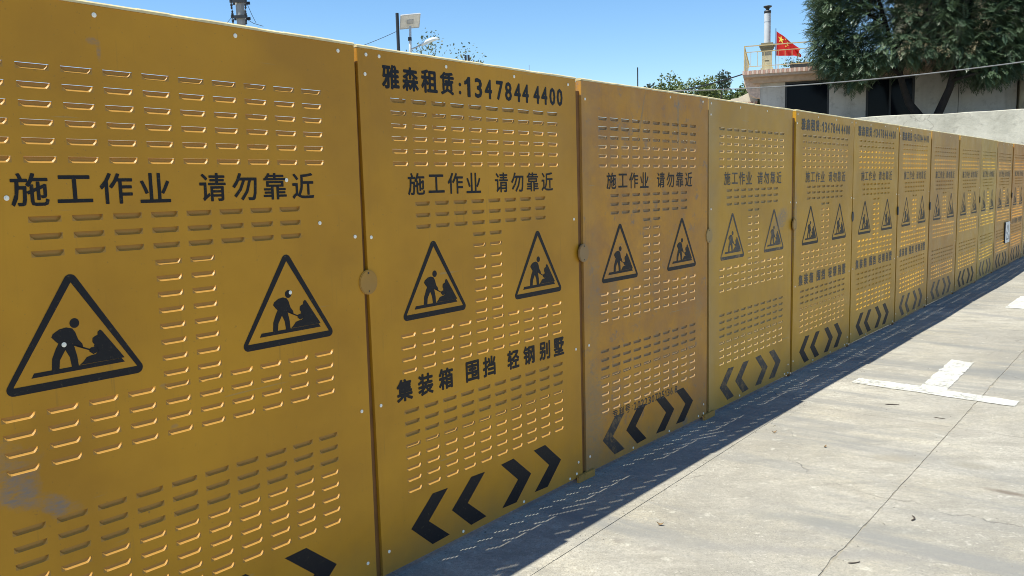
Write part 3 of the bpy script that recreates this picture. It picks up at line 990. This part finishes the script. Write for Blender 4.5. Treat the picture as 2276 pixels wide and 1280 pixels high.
# stove chimney
chm = empty('stove_chimney', bp(.73, 1.2), BANG)
tag(chm, 'tall steel stove pipe with a black cap on a stone pedestal', 'chimney')
def lathe(rz, seg=20):
    mb = MB(); n = 0
    for (r_, z) in rz:
        for k in range(seg):
            t = 2 * math.pi * k / seg
            mb.v.append((r_ * math.cos(t), r_ * math.sin(t), z))
    for i in range(len(rz) - 1):
        for k in range(seg):
            k2 = (k + 1) % seg
            mb.f.append((i * seg + k, i * seg + k2, (i + 1) * seg + k2, (i + 1) * seg + k))
    mb.f.append(tuple(reversed(range(seg)))); mb.f.append(tuple((len(rz) - 1) * seg + k for k in range(seg)))
    return mb
lathe([(.105, 6.02), (.105, 6.985)], 28).build('pipe', M_stain, chm)
lathe([(.109, 6.70), (.109, 6.72)], 28).build('pipe_band', M_galv, chm)
lathe([(.112, 6.99), (.112, 7.07), (.06, 7.075), (.05, 7.12), (.10, 7.17), (.13, 7.185), (.135, 7.215), (.06, 7.235), (.0, 7.24)]).build('cap', M_darkmetal, chm, True)
M_stone = simple('stove_stone', (0.42, 0.38, 0.27), 0.85, var=0.2, scale=8)
bb('pedestal', M_stone, (-.16, .16, -.16, .16, 5.22, 5.78), (-.20, .20, -.20, .20, 5.0, 5.218), parent=chm)
mb = MB()
for (h0, h1, r_) in ((5.782, 5.86, .19), (5.862, 5.93, .22), (5.932, 5.965, .25), (5.967, 6.02, .19)): mb.box(-r_, r_, -r_, r_, h0, h1)
mb.build('stone_crown', simple('crown_stone', (0.22, 0.19, 0.12), 0.85), chm)
bb('slot', M_door, (-.07, .07, -.168, -.161, 5.44, 5.455), parent=chm)

# flag
fl = empty('flag', bp(1.02, 1.0), BANG)
tag(fl, 'red national flag with yellow stars on a thin pole on the terrace', 'flag')
mb = MB(); mb.tube([(0, 0, 5.0), (-.02, 0, 5.7), (-.02, 0, 6.45)], .011, 8); mb.build('pole', M_darkmetal, fl)
def cloth(u, w, off=0.0):
    """u 0..1 along the fly, w 0..1 up the hoist"""
    x = u * .80 * (1 - .10 * math.sin(w * 2.2))
    drop = (.80 * u ** 1.05) * (.30 + .42 * w) 
    z = 5.58 + .78 * w * (1 - .35 * u) - drop * .78 + .10 * u
    y = .10 * math.sin(u * 7.5 + w * 2.4) * (.25 + u) + .03 * math.sin(u * 15 + w * 6) - off
    x2 = x + .02 * math.sin(w * 9 + u * 5) * u
    return (x2 + .0, y, z)
mb = MB(); NU, NW = 30, 18
for i in range(NU + 1):
    for j in range(NW + 1): mb.v.append(cloth(i / NU, j / NW))
for i in range(NU):
    for j in range(NW):
        a_ = i * (NW + 1) + j
        mb.f.append((a_, a_ + NW + 1, a_ + NW + 2, a_ + 1))
cm = NT('red_flag_cloth'); cm.b.inputs['Subsurface Weight'].default_value = 0
trn = cm.n('ShaderNodeBsdfTranslucent'); trn.inputs[0].default_value = (0.65, 0.02, 0.015, 1)
mixs = cm.n('ShaderNodeMixShader'); mixs.inputs[0].default_value = .35
cm.b.inputs['Base Color'].default_value = (0.58, 0.02, 0.018, 1); cm.b.inputs['Roughness'].default_value = .7
cm.l(cm.b.outputs[0], mixs.inputs[1]); cm.l(trn.outputs[0], mixs.inputs[2]); cm.l(mixs.outputs[0], cm.out.inputs[0])
mb.build('cloth', cm.m, fl, True)
M_star = simple('flag_star', (0.80, 0.60, 0.10), 0.6, var=0.03)
def star(cu, cw, r_, rot=0.0):
    mb = MB(); pts = []
    for k in range(10):
        rr = r_ if k % 2 == 0 else r_ * .40
        t = rot + math.pi / 2 + k * math.pi / 5
        pts.append((cu + rr * math.cos(t) / .80, cw + rr * math.sin(t) / .62))
    c0 = cloth(cu, cw, .006)
    n = len(mb.v); mb.v.append(c0)
    for p_ in pts: mb.v.append(cloth(min(max(p_[0], 0), 1), min(max(p_[1], 0), 1), .006))
    for k in range(10): mb.f.append((0, 1 + k, 1 + (k + 1) % 10))
    mb.build('star', M_star, fl)
star(.20, .76, .115)
for cu, cw, ro in ((.40, .90, .4), (.48, .79, .1), (.48, .63, .2), (.40, .52, .5)): star(cu, cw, .036, ro)

# planters and plants on the terrace
rp = random.Random(4)
M_leafA = simple('potted_leaf', (0.07, 0.12, 0.035), 0.55, var=0.5, scale=3)
pl = empty('planter', bp(1.3, .75), BANG)
tag(pl, 'long dark planter with green plants behind the terrace railing', 'planter')
bb('trough', M_darkmetal, (.15, 2.6, 0, .35, 5.0, 5.28), parent=pl)
mb = MB()
for i in range(900):
    x = rp.uniform(-.1, 3.2); z = 5.16 + abs(rp.gauss(0, .13)) + .06 * math.sin(x * 5); y = rp.uniform(0, .4)
    a_ = Vector((x, y, z)); d_ = Vector((rp.gauss(0, 1), rp.gauss(0, 1), rp.gauss(.5, .6))).normalized() * rp.uniform(.05, .12)
    s_ = d_.cross(Vector((rp.gauss(0, 1), rp.gauss(0, 1), rp.gauss(0, 1)))).normalized() * .016
    mb.poly([a_, a_ + d_ * .5 + s_, a_ + d_, a_ + d_ * .5 - s_])
o = mb.build('foliage', M_leafA, pl); o['kind'] = 'stuff'

# ------------------------------------------------------------------ concrete retaining wall
M_ret = NT('old_concrete_wall')
v = M_ret.coord('Object')
c = M_ret.mix(M_ret.ramp(M_ret.noise(v, 1.1, 8, 0.7), 0.32, 0.68), (0.32, 0.30, 0.245), (0.56, 0.525, 0.44))
c = M_ret.mix(M_ret.ramp(M_ret.noise(v, 4.5, 7, 0.7, .5), 0.52, 0.72, 0, .7), c, (0.25, 0.23, 0.19))
vo = M_ret.n('ShaderNodeTexVoronoi'); vo.feature = 'DISTANCE_TO_EDGE'; vo.inputs['Scale'].default_value = 0.55
wb = M_ret.n('ShaderNodeVectorMath', operation='ADD'); nz = M_ret.n('ShaderNodeTexNoise'); nz.inputs['Scale'].default_value = 2.0; nz.inputs['Detail'].default_value = 8
M_ret.l(v, nz.inputs['Vector']); M_ret.l(v, wb.inputs[0]); M_ret.l(nz.outputs['Color'], wb.inputs[1]); M_ret.l(wb.outputs[0], vo.inputs['Vector'])
c = M_ret.mix(M_ret.ramp(vo.outputs['Distance'], 0.008, 0.001, 0, .5), c, (0.16, 0.14, 0.12))
M_ret.bump(M_ret.noise(v, 6, 8, 0.7), 0.4, 0.03)
M_ret = M_ret.done(c, 0.92)
WA = Vector((10.37, 23.04, 0)); WB = Vector((0.783, -0.622, 0))
rw = MB(); nseg = 60
topz = [3.2 - .024 * (-3 + 18 * i / nseg) + .010 * math.sin(i * .7) + random.uniform(-.010, .010) for i in range(nseg + 1)]
for i in range(nseg + 1):
    x = -3 + 18 * i / nseg
    for (y, z) in ((0, -0.05), (0, topz[i] - .015), (.02, topz[i]), (.28, topz[i]), (.30, topz[i] - .015), (.30, -0.05)): rw.v.append((x, y, z))
for i in range(nseg):
    for k in range(5):
        rw.f.append((i * 6 + k, (i + 1) * 6 + k, (i + 1) * 6 + k + 1, i * 6 + k + 1))
rw.f.append(tuple(range(6))); rw.f.append(tuple(nseg * 6 + k for k in reversed(range(6))))
o = rw.build('retaining_wall', M_ret)
o.location = WA; o.rotation_euler = (0, 0, math.atan2(WB.y, WB.x))
tag(o, 'weathered pale concrete retaining wall beyond the far end of the fence', 'wall')

# ------------------------------------------------------------------ big tree
leafm = NT('dark_leaf')
oi = leafm.coord('Object')
lc = leafm.mix(leafm.ramp(leafm.noise(oi, 1.1, 4), 0.35, 0.68), (0.036, 0.068, 0.036), (0.10, 0.15, 0.075))
lc = leafm.mix(leafm.ramp(leafm.noise(oi, 0.9, 3), 0.66, 0.74, 0, .6), lc, (0.10, 0.06, 0.045))
leafm.l(lc, leafm.b.inputs['Base Color']); leafm.b.inputs['Roughness'].default_value = .45
tl = leafm.n('ShaderNodeBsdfTranslucent'); leafm.l(lc, tl.inputs[0])
mx = leafm.n('ShaderNodeMixShader'); mx.inputs[0].default_value = .22
leafm.l(leafm.b.outputs[0], mx.inputs[1]); leafm.l(tl.outputs[0], mx.inputs[2]); leafm.l(mx.outputs[0], leafm.out.inputs[0])
M_leaf = leafm.m
M_bark = simple('dark_bark', (0.022, 0.018, 0.016), 0.9, var=0.4, scale=9, bump=0.6)
tree = empty('broad_tree', bp(5.25, -1.15, up_z), BANG)
tag(tree, 'big dark leafy tree with a forked trunk in front of the grey house', 'tree')
rt3 = random.Random(21)
def limb(name, pts, r0, r1, seg=10):
    mb = MB(); n = len(pts)
    mb.tube(pts, [r0 + (r1 - r0) * i / (n - 1) for i in range(n)], seg)
    return mb.build(name, M_bark, tree, True)
ztr = up_z
P = lambda u, y, z: (u - 5.25, y, z - ztr)
limb('trunk', [P(5.22, 0, 2.40), P(5.17, 0, 3.0), P(5.00, 0, 3.3), P(4.75, .05, 3.65), P(4.60, .1, 4.1), P(4.40, .1, 4.9), P(4.1, 0, 5.8), P(3.8, -.1, 6.8)], .15, .05)
limb('trunk', [P(5.30, .02, 2.42), P(5.40, .02, 3.0), P(5.60, .0, 3.5), P(5.78, -.1, 4.0), P(5.90, -.1, 4.6), P(6.1, 0, 5.4), P(6.3, .1, 6.4), P(6.5, .1, 7.4)], .14, .05)
for a_, b_, c_ in (((4.5, .1, 4.5), (3.7, -.4, 5.0), (2.9, -.8, 5.2)), ((4.3, .1, 5.2), (4.9, -.6, 5.9), (5.3, -1.2, 6.6)), ((5.9, -.1, 4.7), (6.6, -.3, 4.9), (7.2, -.3, 4.9)),
                   ((6.1, 0, 5.5), (6.9, .3, 6.1), (7.7, .4, 6.5)), ((4.1, 0, 5.9), (3.4, .4, 6.5), (2.9, .6, 7.1)), ((5.95, 0, 5.0), (5.4, .5, 5.6), (5.0, 1.0, 6.4)), ((5.8, -.1, 4.2), (6.3, -.8, 4.3), (6.8, -1.0, 4.35))):
    limb('branch', [P(*a_), P(*b_), P(*c_)], .055, .02, 7)


def frond(mb, base, d, L, droop, npair, lw, ll):
    """a feather leaf: leaflets in pairs along a drooping rib"""
    d = d.normalized(); side = d.cross(Vector((0, 0, 1)))
    if side.length < .1: side = Vector((1, 0, 0))
    side.normalize()
    p = base.copy(); dd = d.copy()
    for i in range(npair):
        dd = (dd + Vector((0, 0, -droop / npair))).normalized()
        p = p + dd * (L / npair)
        sz = math.sin(math.pi * (i + 1.2) / (npair + 1.4)) * .6 + .4
        for sgn in (-1, 1):
            tip = p + (side * sgn + dd * .45 + Vector((0, 0, -.28 + rt3.uniform(-.15, .15)))).normalized() * ll * sz
            w = dd * lw * .5
            mid = (p + tip) * .5
            mb.poly([p, mid + w, tip, mid - w])
    mb.poly([p, p + dd * ll * .5 + side * lw * .5, p + dd * ll, p + dd * ll * .5 - side * lw * .5])


def inside(u, z):
    """crown outline in the facade plane, from the photograph's silhouette"""
    lo = [(2.15, 5.5), (2.35, 4.9), (2.9, 4.5), (3.3, 4.25), (3.8, 4.6), (4.6, 4.75), (5.3, 4.75), (5.9, 4.6), (6.4, 4.3), (6.9, 4.15), (7.4, 4.5), (7.9, 5.2), (8.3, 6.1)]
    if u < lo[0][0] or u > lo[-1][0]: return False
    for (a, b) in zip(lo[:-1], lo[1:]):
        if a[0] <= u <= b[0]:
            zl = a[1] + (b[1] - a[1]) * (u - a[0]) / (b[0] - a[0])
    ctr = 5.2; zt = 8.6 - .16 * (u - ctr) ** 2
    return zl < z < zt


crown = MB()
tips = []
tries = 0
while len(tips) < 1500 and tries < 90000:
    tries += 1
    u = rt3.uniform(2.15, 8.3); z = rt3.uniform(3.8, 8.6); y = rt3.uniform(-1.35, 1.5)
    if not inside(u, z): continue
    e_ = ((u - 5.1) / 3.5) ** 2 + (y / 1.9) ** 2 + ((z - 6.2) / 2.9) ** 2
    if e_ > 1.15 : continue
    if e_ < .45 and rt3.random() < .60: continue
    if 4.7 < u < 5.9 and z < 4.85: continue
    if z < 5.0 and abs(y) > 1.5: continue
    if any((u - q[0]) ** 2 + (y - q[1]) ** 2 + (z - q[2]) ** 2 < .019 for q in tips): continue
    tips.append((u, y, z))
for (u, y, z) in tips:
    base = Vector(P(u, y, z))
    out = Vector((u - 5.1, y * 1.2, (z - 5.6) * .8)).normalized()
    for k in range(rt3.randint(8, 11)):
        d = (out * .7 + Vector((rt3.gauss(0, .75), rt3.gauss(0, .75), rt3.gauss(.25, .5))))
        frond(crown, base + Vector((rt3.gauss(0, .06), rt3.gauss(0, .06), rt3.gauss(0, .06))), d, rt3.uniform(.28, .44), rt3.uniform(.5, 1.3), 9, .030, rt3.uniform(.095, .13))
o = crown.build('crown', M_leaf, tree)

# ------------------------------------------------------------------ trees and gear beyond the fence, left of the house
def leafy(name, loc, rad, n, seed, col_a, col_b, label, group, leaf=.11, trunk_h=2.5, sparse=0.0, lobes=9):
    rr = random.Random(seed)
    m = NT(name + '_leaf'); vv = m.coord('Object')
    cc = m.mix(m.ramp(m.noise(vv, 1.5, 4), .35, .65), col_a, col_b)
    m.l(cc, m.b.inputs['Base Color']); m.b.inputs['Roughness'].default_value = .55
    t_ = m.n('ShaderNodeBsdfTranslucent'); m.l(cc, t_.inputs[0]); x_ = m.n('ShaderNodeMixShader'); x_.inputs[0].default_value = .3
    m.l(m.b.outputs[0], x_.inputs[1]); m.l(t_.outputs[0], x_.inputs[2]); m.l(x_.outputs[0], m.out.inputs[0])
    root = empty(name, loc); tag(root, label, 'tree', group)
    mb = MB()
    cs = [(Vector((rr.gauss(0, .45) * rad[0], rr.gauss(0, .45) * rad[1], rr.gauss(0, .42) * rad[2])), rr.uniform(.28, .5)) for _ in range(lobes)]
    for i in range(n):
        c0, s0 = rr.choice(cs)
        dv = Vector((rr.gauss(0, 1), rr.gauss(0, 1), rr.gauss(0, 1))).normalized() * rr.uniform(.55, 1.1) * s0
        p0 = c0 + Vector((dv.x * rad[0], dv.y * rad[1], dv.z * rad[2])) + Vector((0, 0, trunk_h + rad[2]))
        d_ = Vector((rr.gauss(0, 1), rr.gauss(0, 1), rr.gauss(-.1, .8))).normalized() * leaf * rr.uniform(.7, 1.3)
        s_ = d_.cross(Vector((rr.gauss(0, 1), rr.gauss(0, 1), rr.gauss(0, 1)))).normalized() * leaf * .28
        mb.poly([p0, p0 + d_ * .5 + s_, p0 + d_, p0 + d_ * .5 - s_])
    mb.build('crown', m.m, root)
    tb = MB(); tb.tube([(0, 0, -.05), (.05, 0, trunk_h * .6), (.0, .05, trunk_h + rad[2] * .6)], [.12, .09, .04], 8)
    for c0, s0 in cs[:6]:
        tb.tube([(0, .03, trunk_h * .8), c0 * .5 + Vector((0, 0, trunk_h + rad[2] * .7)), c0 + Vector((0, 0, trunk_h + rad[2]))], [.05, .03, .012], 6)
    tb.build('trunk', M_bark, root, True)
    return root


GB = 'trees seen over the fence'
leafy('bushy_tree', (7.0, 33.5, 0), (1.35, 1.1, 1.3), 5200, 3, (.10, .13, .035), (.16, .20, .06), 'light green bushy tree behind the fence left of the house', GB, .13, 3.1, lobes=16)
leafy('bushy_tree', (8.6, 34.5, 0), (1.5, 1.0, 1.0), 5600, 5, (.10, .14, .04), (.15, .18, .06), 'green tree right beside the outbuilding, its crown just over the fence', GB, .13, 3.3, lobes=16)
leafy('bushy_tree', (7.3, 29.5, 0), (.75, .7, .9), 2400, 8, (.03, .055, .04), (.06, .09, .06), 'small dark twiggy tree between the two light green trees', GB, .12, 2.75, lobes=12)
leafy('bushy_tree', (5.4, 30.0, 0), (.55, .5, .7), 1100, 9, (.04, .06, .04), (.08, .11, .07), 'small dark bush top left of the light green bushy tree', GB, .12, 3.75, lobes=8)
leafy('bushy_tree', (9.75, 33.2, 0), (.7, .6, .9), 2600, 12, (.11, .16, .05), (.15, .2, .07), 'bright green tree top touching the left corner of the house', GB, .12, 4.0, lobes=7)
leafy('bushy_tree', (9.15, 33.9, 0), (1.0, .8, .9), 3800, 15, (.08, .12, .04), (.13, .17, .06), 'low green tree filling the gap left of the pale outbuilding', GB, .13, 3.75, lobes=12)
leafy('bushy_tree', (7.75, 33.0, 0), (1.1, .8, .8), 4200, 17, (.09, .12, .035), (.14, .18, .06), 'low wide green tree between the bushy trees, lowest crown over the fence', GB, .13, 3.75, lobes=14)
leafy('slender_tree', (-3.1, 35.0, 0), (1.5, 1.1, 1.5), 1100, 10, (.10, .13, .07), (.18, .21, .12), 'thin airy tree with sparse leaves behind the solar street lamp', GB, .13, 5.15, lobes=14)

# utility pole
up_ = empty('utility_pole', (-6.87, 22.0, 0))
tag(up_, 'concrete utility pole with two crossarms and insulators rising behind the fence', 'utility pole')
mb = MB(); mb.tube([(0.04, 0, -.05), (0, 0, 6.2), (-.05, 0, 7.6)], [.16, .11, .10], 14); mb.build('pole', simple('pole_concrete', (.34, .33, .31), .85), up_, True)
def arm(z, w, xo):
    mb = MB(); mb.box(xo - w / 2, xo + w / 2, -.15, -.11, z - .035, z + .035); mb.build('crossarm', M_darkmetal, up_)
    mb = MB(); mb.box(xo - w / 2, xo + w / 2, .11, .15, z - .035, z + .035); mb.build('crossarm', M_darkmetal, up_)
    for sx in (-1, 1):
        for k in range(2):
            x = xo + sx * (w / 2 - .04 - k * .0)
            m2 = MB(); zz = z - .04 if k == 0 else z + .03
            pr = [(.012, zz), (.032, zz + (.0 if k else -.03)), (.032, zz + (.05 if k else -.07)), (.018, zz + (.08 if k else -.10)), (.03, zz + (.10 if k else -.13)), (.01, zz + (.14 if k else -.16))]
            mm = lathe(pr, 10); mm.v = [(a + x, b - .13, c) for a, b, c in mm.v]
            mm.build('insulator', M_darkmetal, up_, True)
arm(6.46, .44, -.0); arm(6.07, .42, .0); arm(7.3, 1.4, 0)
for sx in (-1, 1):
    mb = MB(); mb.tube([(sx * .19, -.13, 6.42), (sx * .17, -.13, 6.25), (sx * .14, -.13, 6.10)], .008, 6); mb.build('jumper_wire', M_darkmetal, up_)
mb = MB(); mb.tube([(.22, -.13, 6.40), (.32, -.1, 6.12), (.42, -.1, 5.90)], .007, 6); mb.build('jumper_wire', M_darkmetal, up_)
mb = MB(); mb.tube([(-.2, -.13, 6.05), (-.4, -.1, 5.86), (-.55, -.1, 5.8)], .007, 6); mb.build('jumper_wire', M_darkmetal, up_)
mb = MB(); mb.tube([(.15, -.13, 6.03), (.35, -.1, 5.9), (.6, -.1, 5.82)], .007, 6); mb.build('jumper_wire', M_darkmetal, up_)

# solar street lamp
lp = empty('solar_street_lamp', (-2.27, 20.0, 0))
tag(lp, 'solar street lamp with a tilted white backed panel and a long lamp head', 'street lamp')
mb = MB(); mb.tube([(0, 0, -.05), (0, 0, 4.8), (.02, 0, 5.36)], [.05, .034, .028], 10); mb.build('pole', simple('lamp_pole_white', (.62, .62, .6), .5), lp, True)
mb = MB(); mb.box(-.26, .26, -.20, .20, -.010, .010)
pn = mb.build('solar_panel', M_white, lp); pn.location = (.02, 0, 5.47); pn.rotation_euler = (R(-40), R(-8), R(20)); pn.scale = (.88, .95, 1)
mb = MB()
for q in ((-.275, -.26, -.21, .21), (.26, .275, -.21, .21), (-.26, .26, -.215, -.20), (-.26, .26, .20, .215)): mb.box(q[0], q[1], q[2], q[3], -.016, .016)
mb.build('panel_frame', M_galv, pn)
mb = MB(); mb.box(-.09, .09, -.06, .06, -.03, -.0105); mb.build('junction_box', M_galv, pn)
mb = MB(); mb.box(-.26, .26, -.20, .20, .0105, .014); mb.build('solar_cells', M_glass, pn)
mb = MB(); mb.tube([(0, 0, 5.02), (0, 0, 5.10)], .045, 10); mb.build('collar', M_darkmetal, lp)
mb = MB(); mb.tube([(.0, 0, 4.82), (.15, 0, 4.87), (.30, 0, 4.95)], .016, 8); mb.build('arm', M_galv, lp)
mb = MB()
pts = [Vector((.26 + .44 * t, 0, 4.91 + .14 * math.sin(t * 1.75))) for t in [i / 8 for i in range(9)]]
mb.tube(pts, [.02, .035, .045, .05, .05, .048, .04, .028, .01], 12)
o = mb.build('lamp_head', simple('lamp_head_white', (.75, .78, .78), .3), lp, True)
bpol = MB(); bpol.tube([(0, 0, -.05), (0, 0, 5.60)], .038, 12)
o = bpol.build('black_post', M_darkmetal); o.location = (-2.51, 19.7, 0)
tag(o, 'plain black post standing just left of the solar lamp panel', 'post')
tw = empty('twin_stub_posts', (-.74, 16.0, 0)); tag(tw, 'pair of short black posts peeping over the second panel', 'posts')
for x in (-.028, .028):
    mb = MB(); mb.box(x - .02, x + .02, -.02, .02, -.05, 4.02); mb.build('post', M_darkmetal, tw)
mb = MB(); mb.tube([(0, 0, -.05), (0, 0, 5.66)], .022, 8); o = mb.build('thin_mast', M_darkmetal); o.location = (4.70, 30, 0)
tag(o, 'thin dark mast rising over the rust stained panel', 'mast')
mb = MB(); mb.tube([(0, 0, -.05), (0, 0, 5.84)], .010, 6); o = mb.build('thin_mast', M_galv); o.location = (.82, 30, 0)
tag(o, 'hair thin grey aerial rising over the panel with the large phone number', 'mast')

# cables
def cable(name, a, b, sag, r_, label, mat=M_darkmetal, pull=1.0):
    eye = Vector((0, 0, EYE)); a = eye + (Vector(a) - eye) * pull; b = eye + (Vector(b) - eye) * pull; sag *= pull; pts = []
    for i in range(25):
        t = i / 24; p_ = a.lerp(b, t); p_.z -= sag * 4 * t * (1 - t); pts.append(p_)
    mb = MB(); mb.tube(pts, r_, 6); o = mb.build(name, mat); tag(o, label, 'cable', 'overhead cables')
M_cab = simple('weathered_cable', (.20, .20, .20), .7)
cable('overhead_cable', bp(-9, -4, 4.75), bp(13, -4, 5.05), .85, .010, 'grey overhead cable crossing in front of the big tree', M_cab, .72)
cable('overhead_cable', bp(.05, .3, 4.98), (-6.87, 22.0, 5.75), 1.35, .020, 'thick dark cable sagging from the left roof corner of the house')
cable('overhead_cable', (-2.51, 19.7, 5.20), (-6.87, 22.0, 4.9), .25, .006, 'thin wire running left from the black post')

# ------------------------------------------------------------------ litter on the concrete
M_twig = simple('dry_twig', (.06, .045, .035), .9)
M_dry = simple('dry_leaf', (.22, .14, .07), .8)
rr = random.Random(5)
def twig(x, y, L, ang, r_, label, bend=.3):
    mb = MB(); pts = []
    for i in range(6):
        t = i / 5 - .5
        pts.append((t * L, bend * L * (t * t * 4 - 1) * .25, r_ + .0006))
    mb.tube(pts, [r_ * .6, r_, r_, r_ * .9, r_ * .8, r_ * .5], 6); o = mb.build('twig', M_twig)
    o.location = (x, y, 0); o.rotation_euler = (0, 0, ang); tag(o, label, 'twig', 'twigs on the concrete')
twig(1.72, 3.42, .055, R(60), .0035, 'short bent dark twig on the concrete near the ragged joint', .8)
twig(2.48, 5.24, .085, R(-12), .003, 'straight thin twig on the concrete just before the white T mark', .1)
twig(2.62, 4.91, .06, R(-35), .0022, 'faint twig right of the one before the T mark', .3)
twig(1.30, 3.02, .05, R(10), .0025, 'small twig lying low at the bottom of the photo', .4)
def dleaf(x, y, L, ang, label, mat=M_dry):
    mb = MB(); n = 8; up_p = []; lo_p = []
    for i in range(n + 1):
        t = i / n; w = math.sin(math.pi * t) ** .8 * L * .22; zc = .003 + .010 * (2 * t - 1) ** 2
        up_p.append((t * L - L / 2, w, zc + .004)); lo_p.append((t * L - L / 2, -w, zc + .002))
    for i in range(n): mb.poly([lo_p[i], lo_p[i + 1], (up_p[i + 1][0], 0, .003 + .010 * (2 * (i + 1) / n - 1) ** 2), (up_p[i][0], 0, .003 + .010 * (2 * i / n - 1) ** 2)]); mb.poly([(up_p[i][0], 0, .003 + .010 * (2 * i / n - 1) ** 2), (up_p[i + 1][0], 0, .003 + .010 * (2 * (i + 1) / n - 1) ** 2), up_p[i + 1], up_p[i]])
    o = mb.build('dry_leaf', mat); o.location = (x, y, 0); o.rotation_euler = (0, 0, ang); tag(o, label, 'leaf', 'dry leaves on the concrete')
dleaf(.62, 3.42, .030, R(-20), 'small dark dry leaf just outside the shadow edge, nearest the camera')
dleaf(1.53, 4.70, .030, R(10), 'dry leaf on the concrete beyond the first joint, below the arrows')
dleaf(1.72, 4.41, .026, R(40), 'tiny dry leaf in the middle of the narrow slab')
peb = MB()
for i in range(1500):
    s_, t_ = rr.uniform(-1, 12), rr.choice([rr.uniform(.02, 4), 1.3 + rr.gauss(0, .03), abs(rr.gauss(0, .03)), .40 + rr.gauss(0, .02)])
    x, y, _ = st(s_, max(.012, t_)); r_ = rr.uniform(.0015, .0045)
    n = len(peb.v)
    for k in range(5):
        a_ = k * 1.2566 + rr.uniform(-.3, .3); peb.v.append((x + r_ * math.cos(a_) * rr.uniform(.7, 1.3), y + r_ * math.sin(a_), .0005))
    peb.v.append((x, y, .0005 + r_ * .9))
    for k in range(5): peb.f.append((n + k, n + (k + 1) % 5, n + 5))
o = peb.build('grit', simple('grit_stone', (.20, .18, .15), .9, var=.5, scale=40)); tag(o, 'loose grit and crumbs scattered over the concrete', 'grit', kind='stuff')
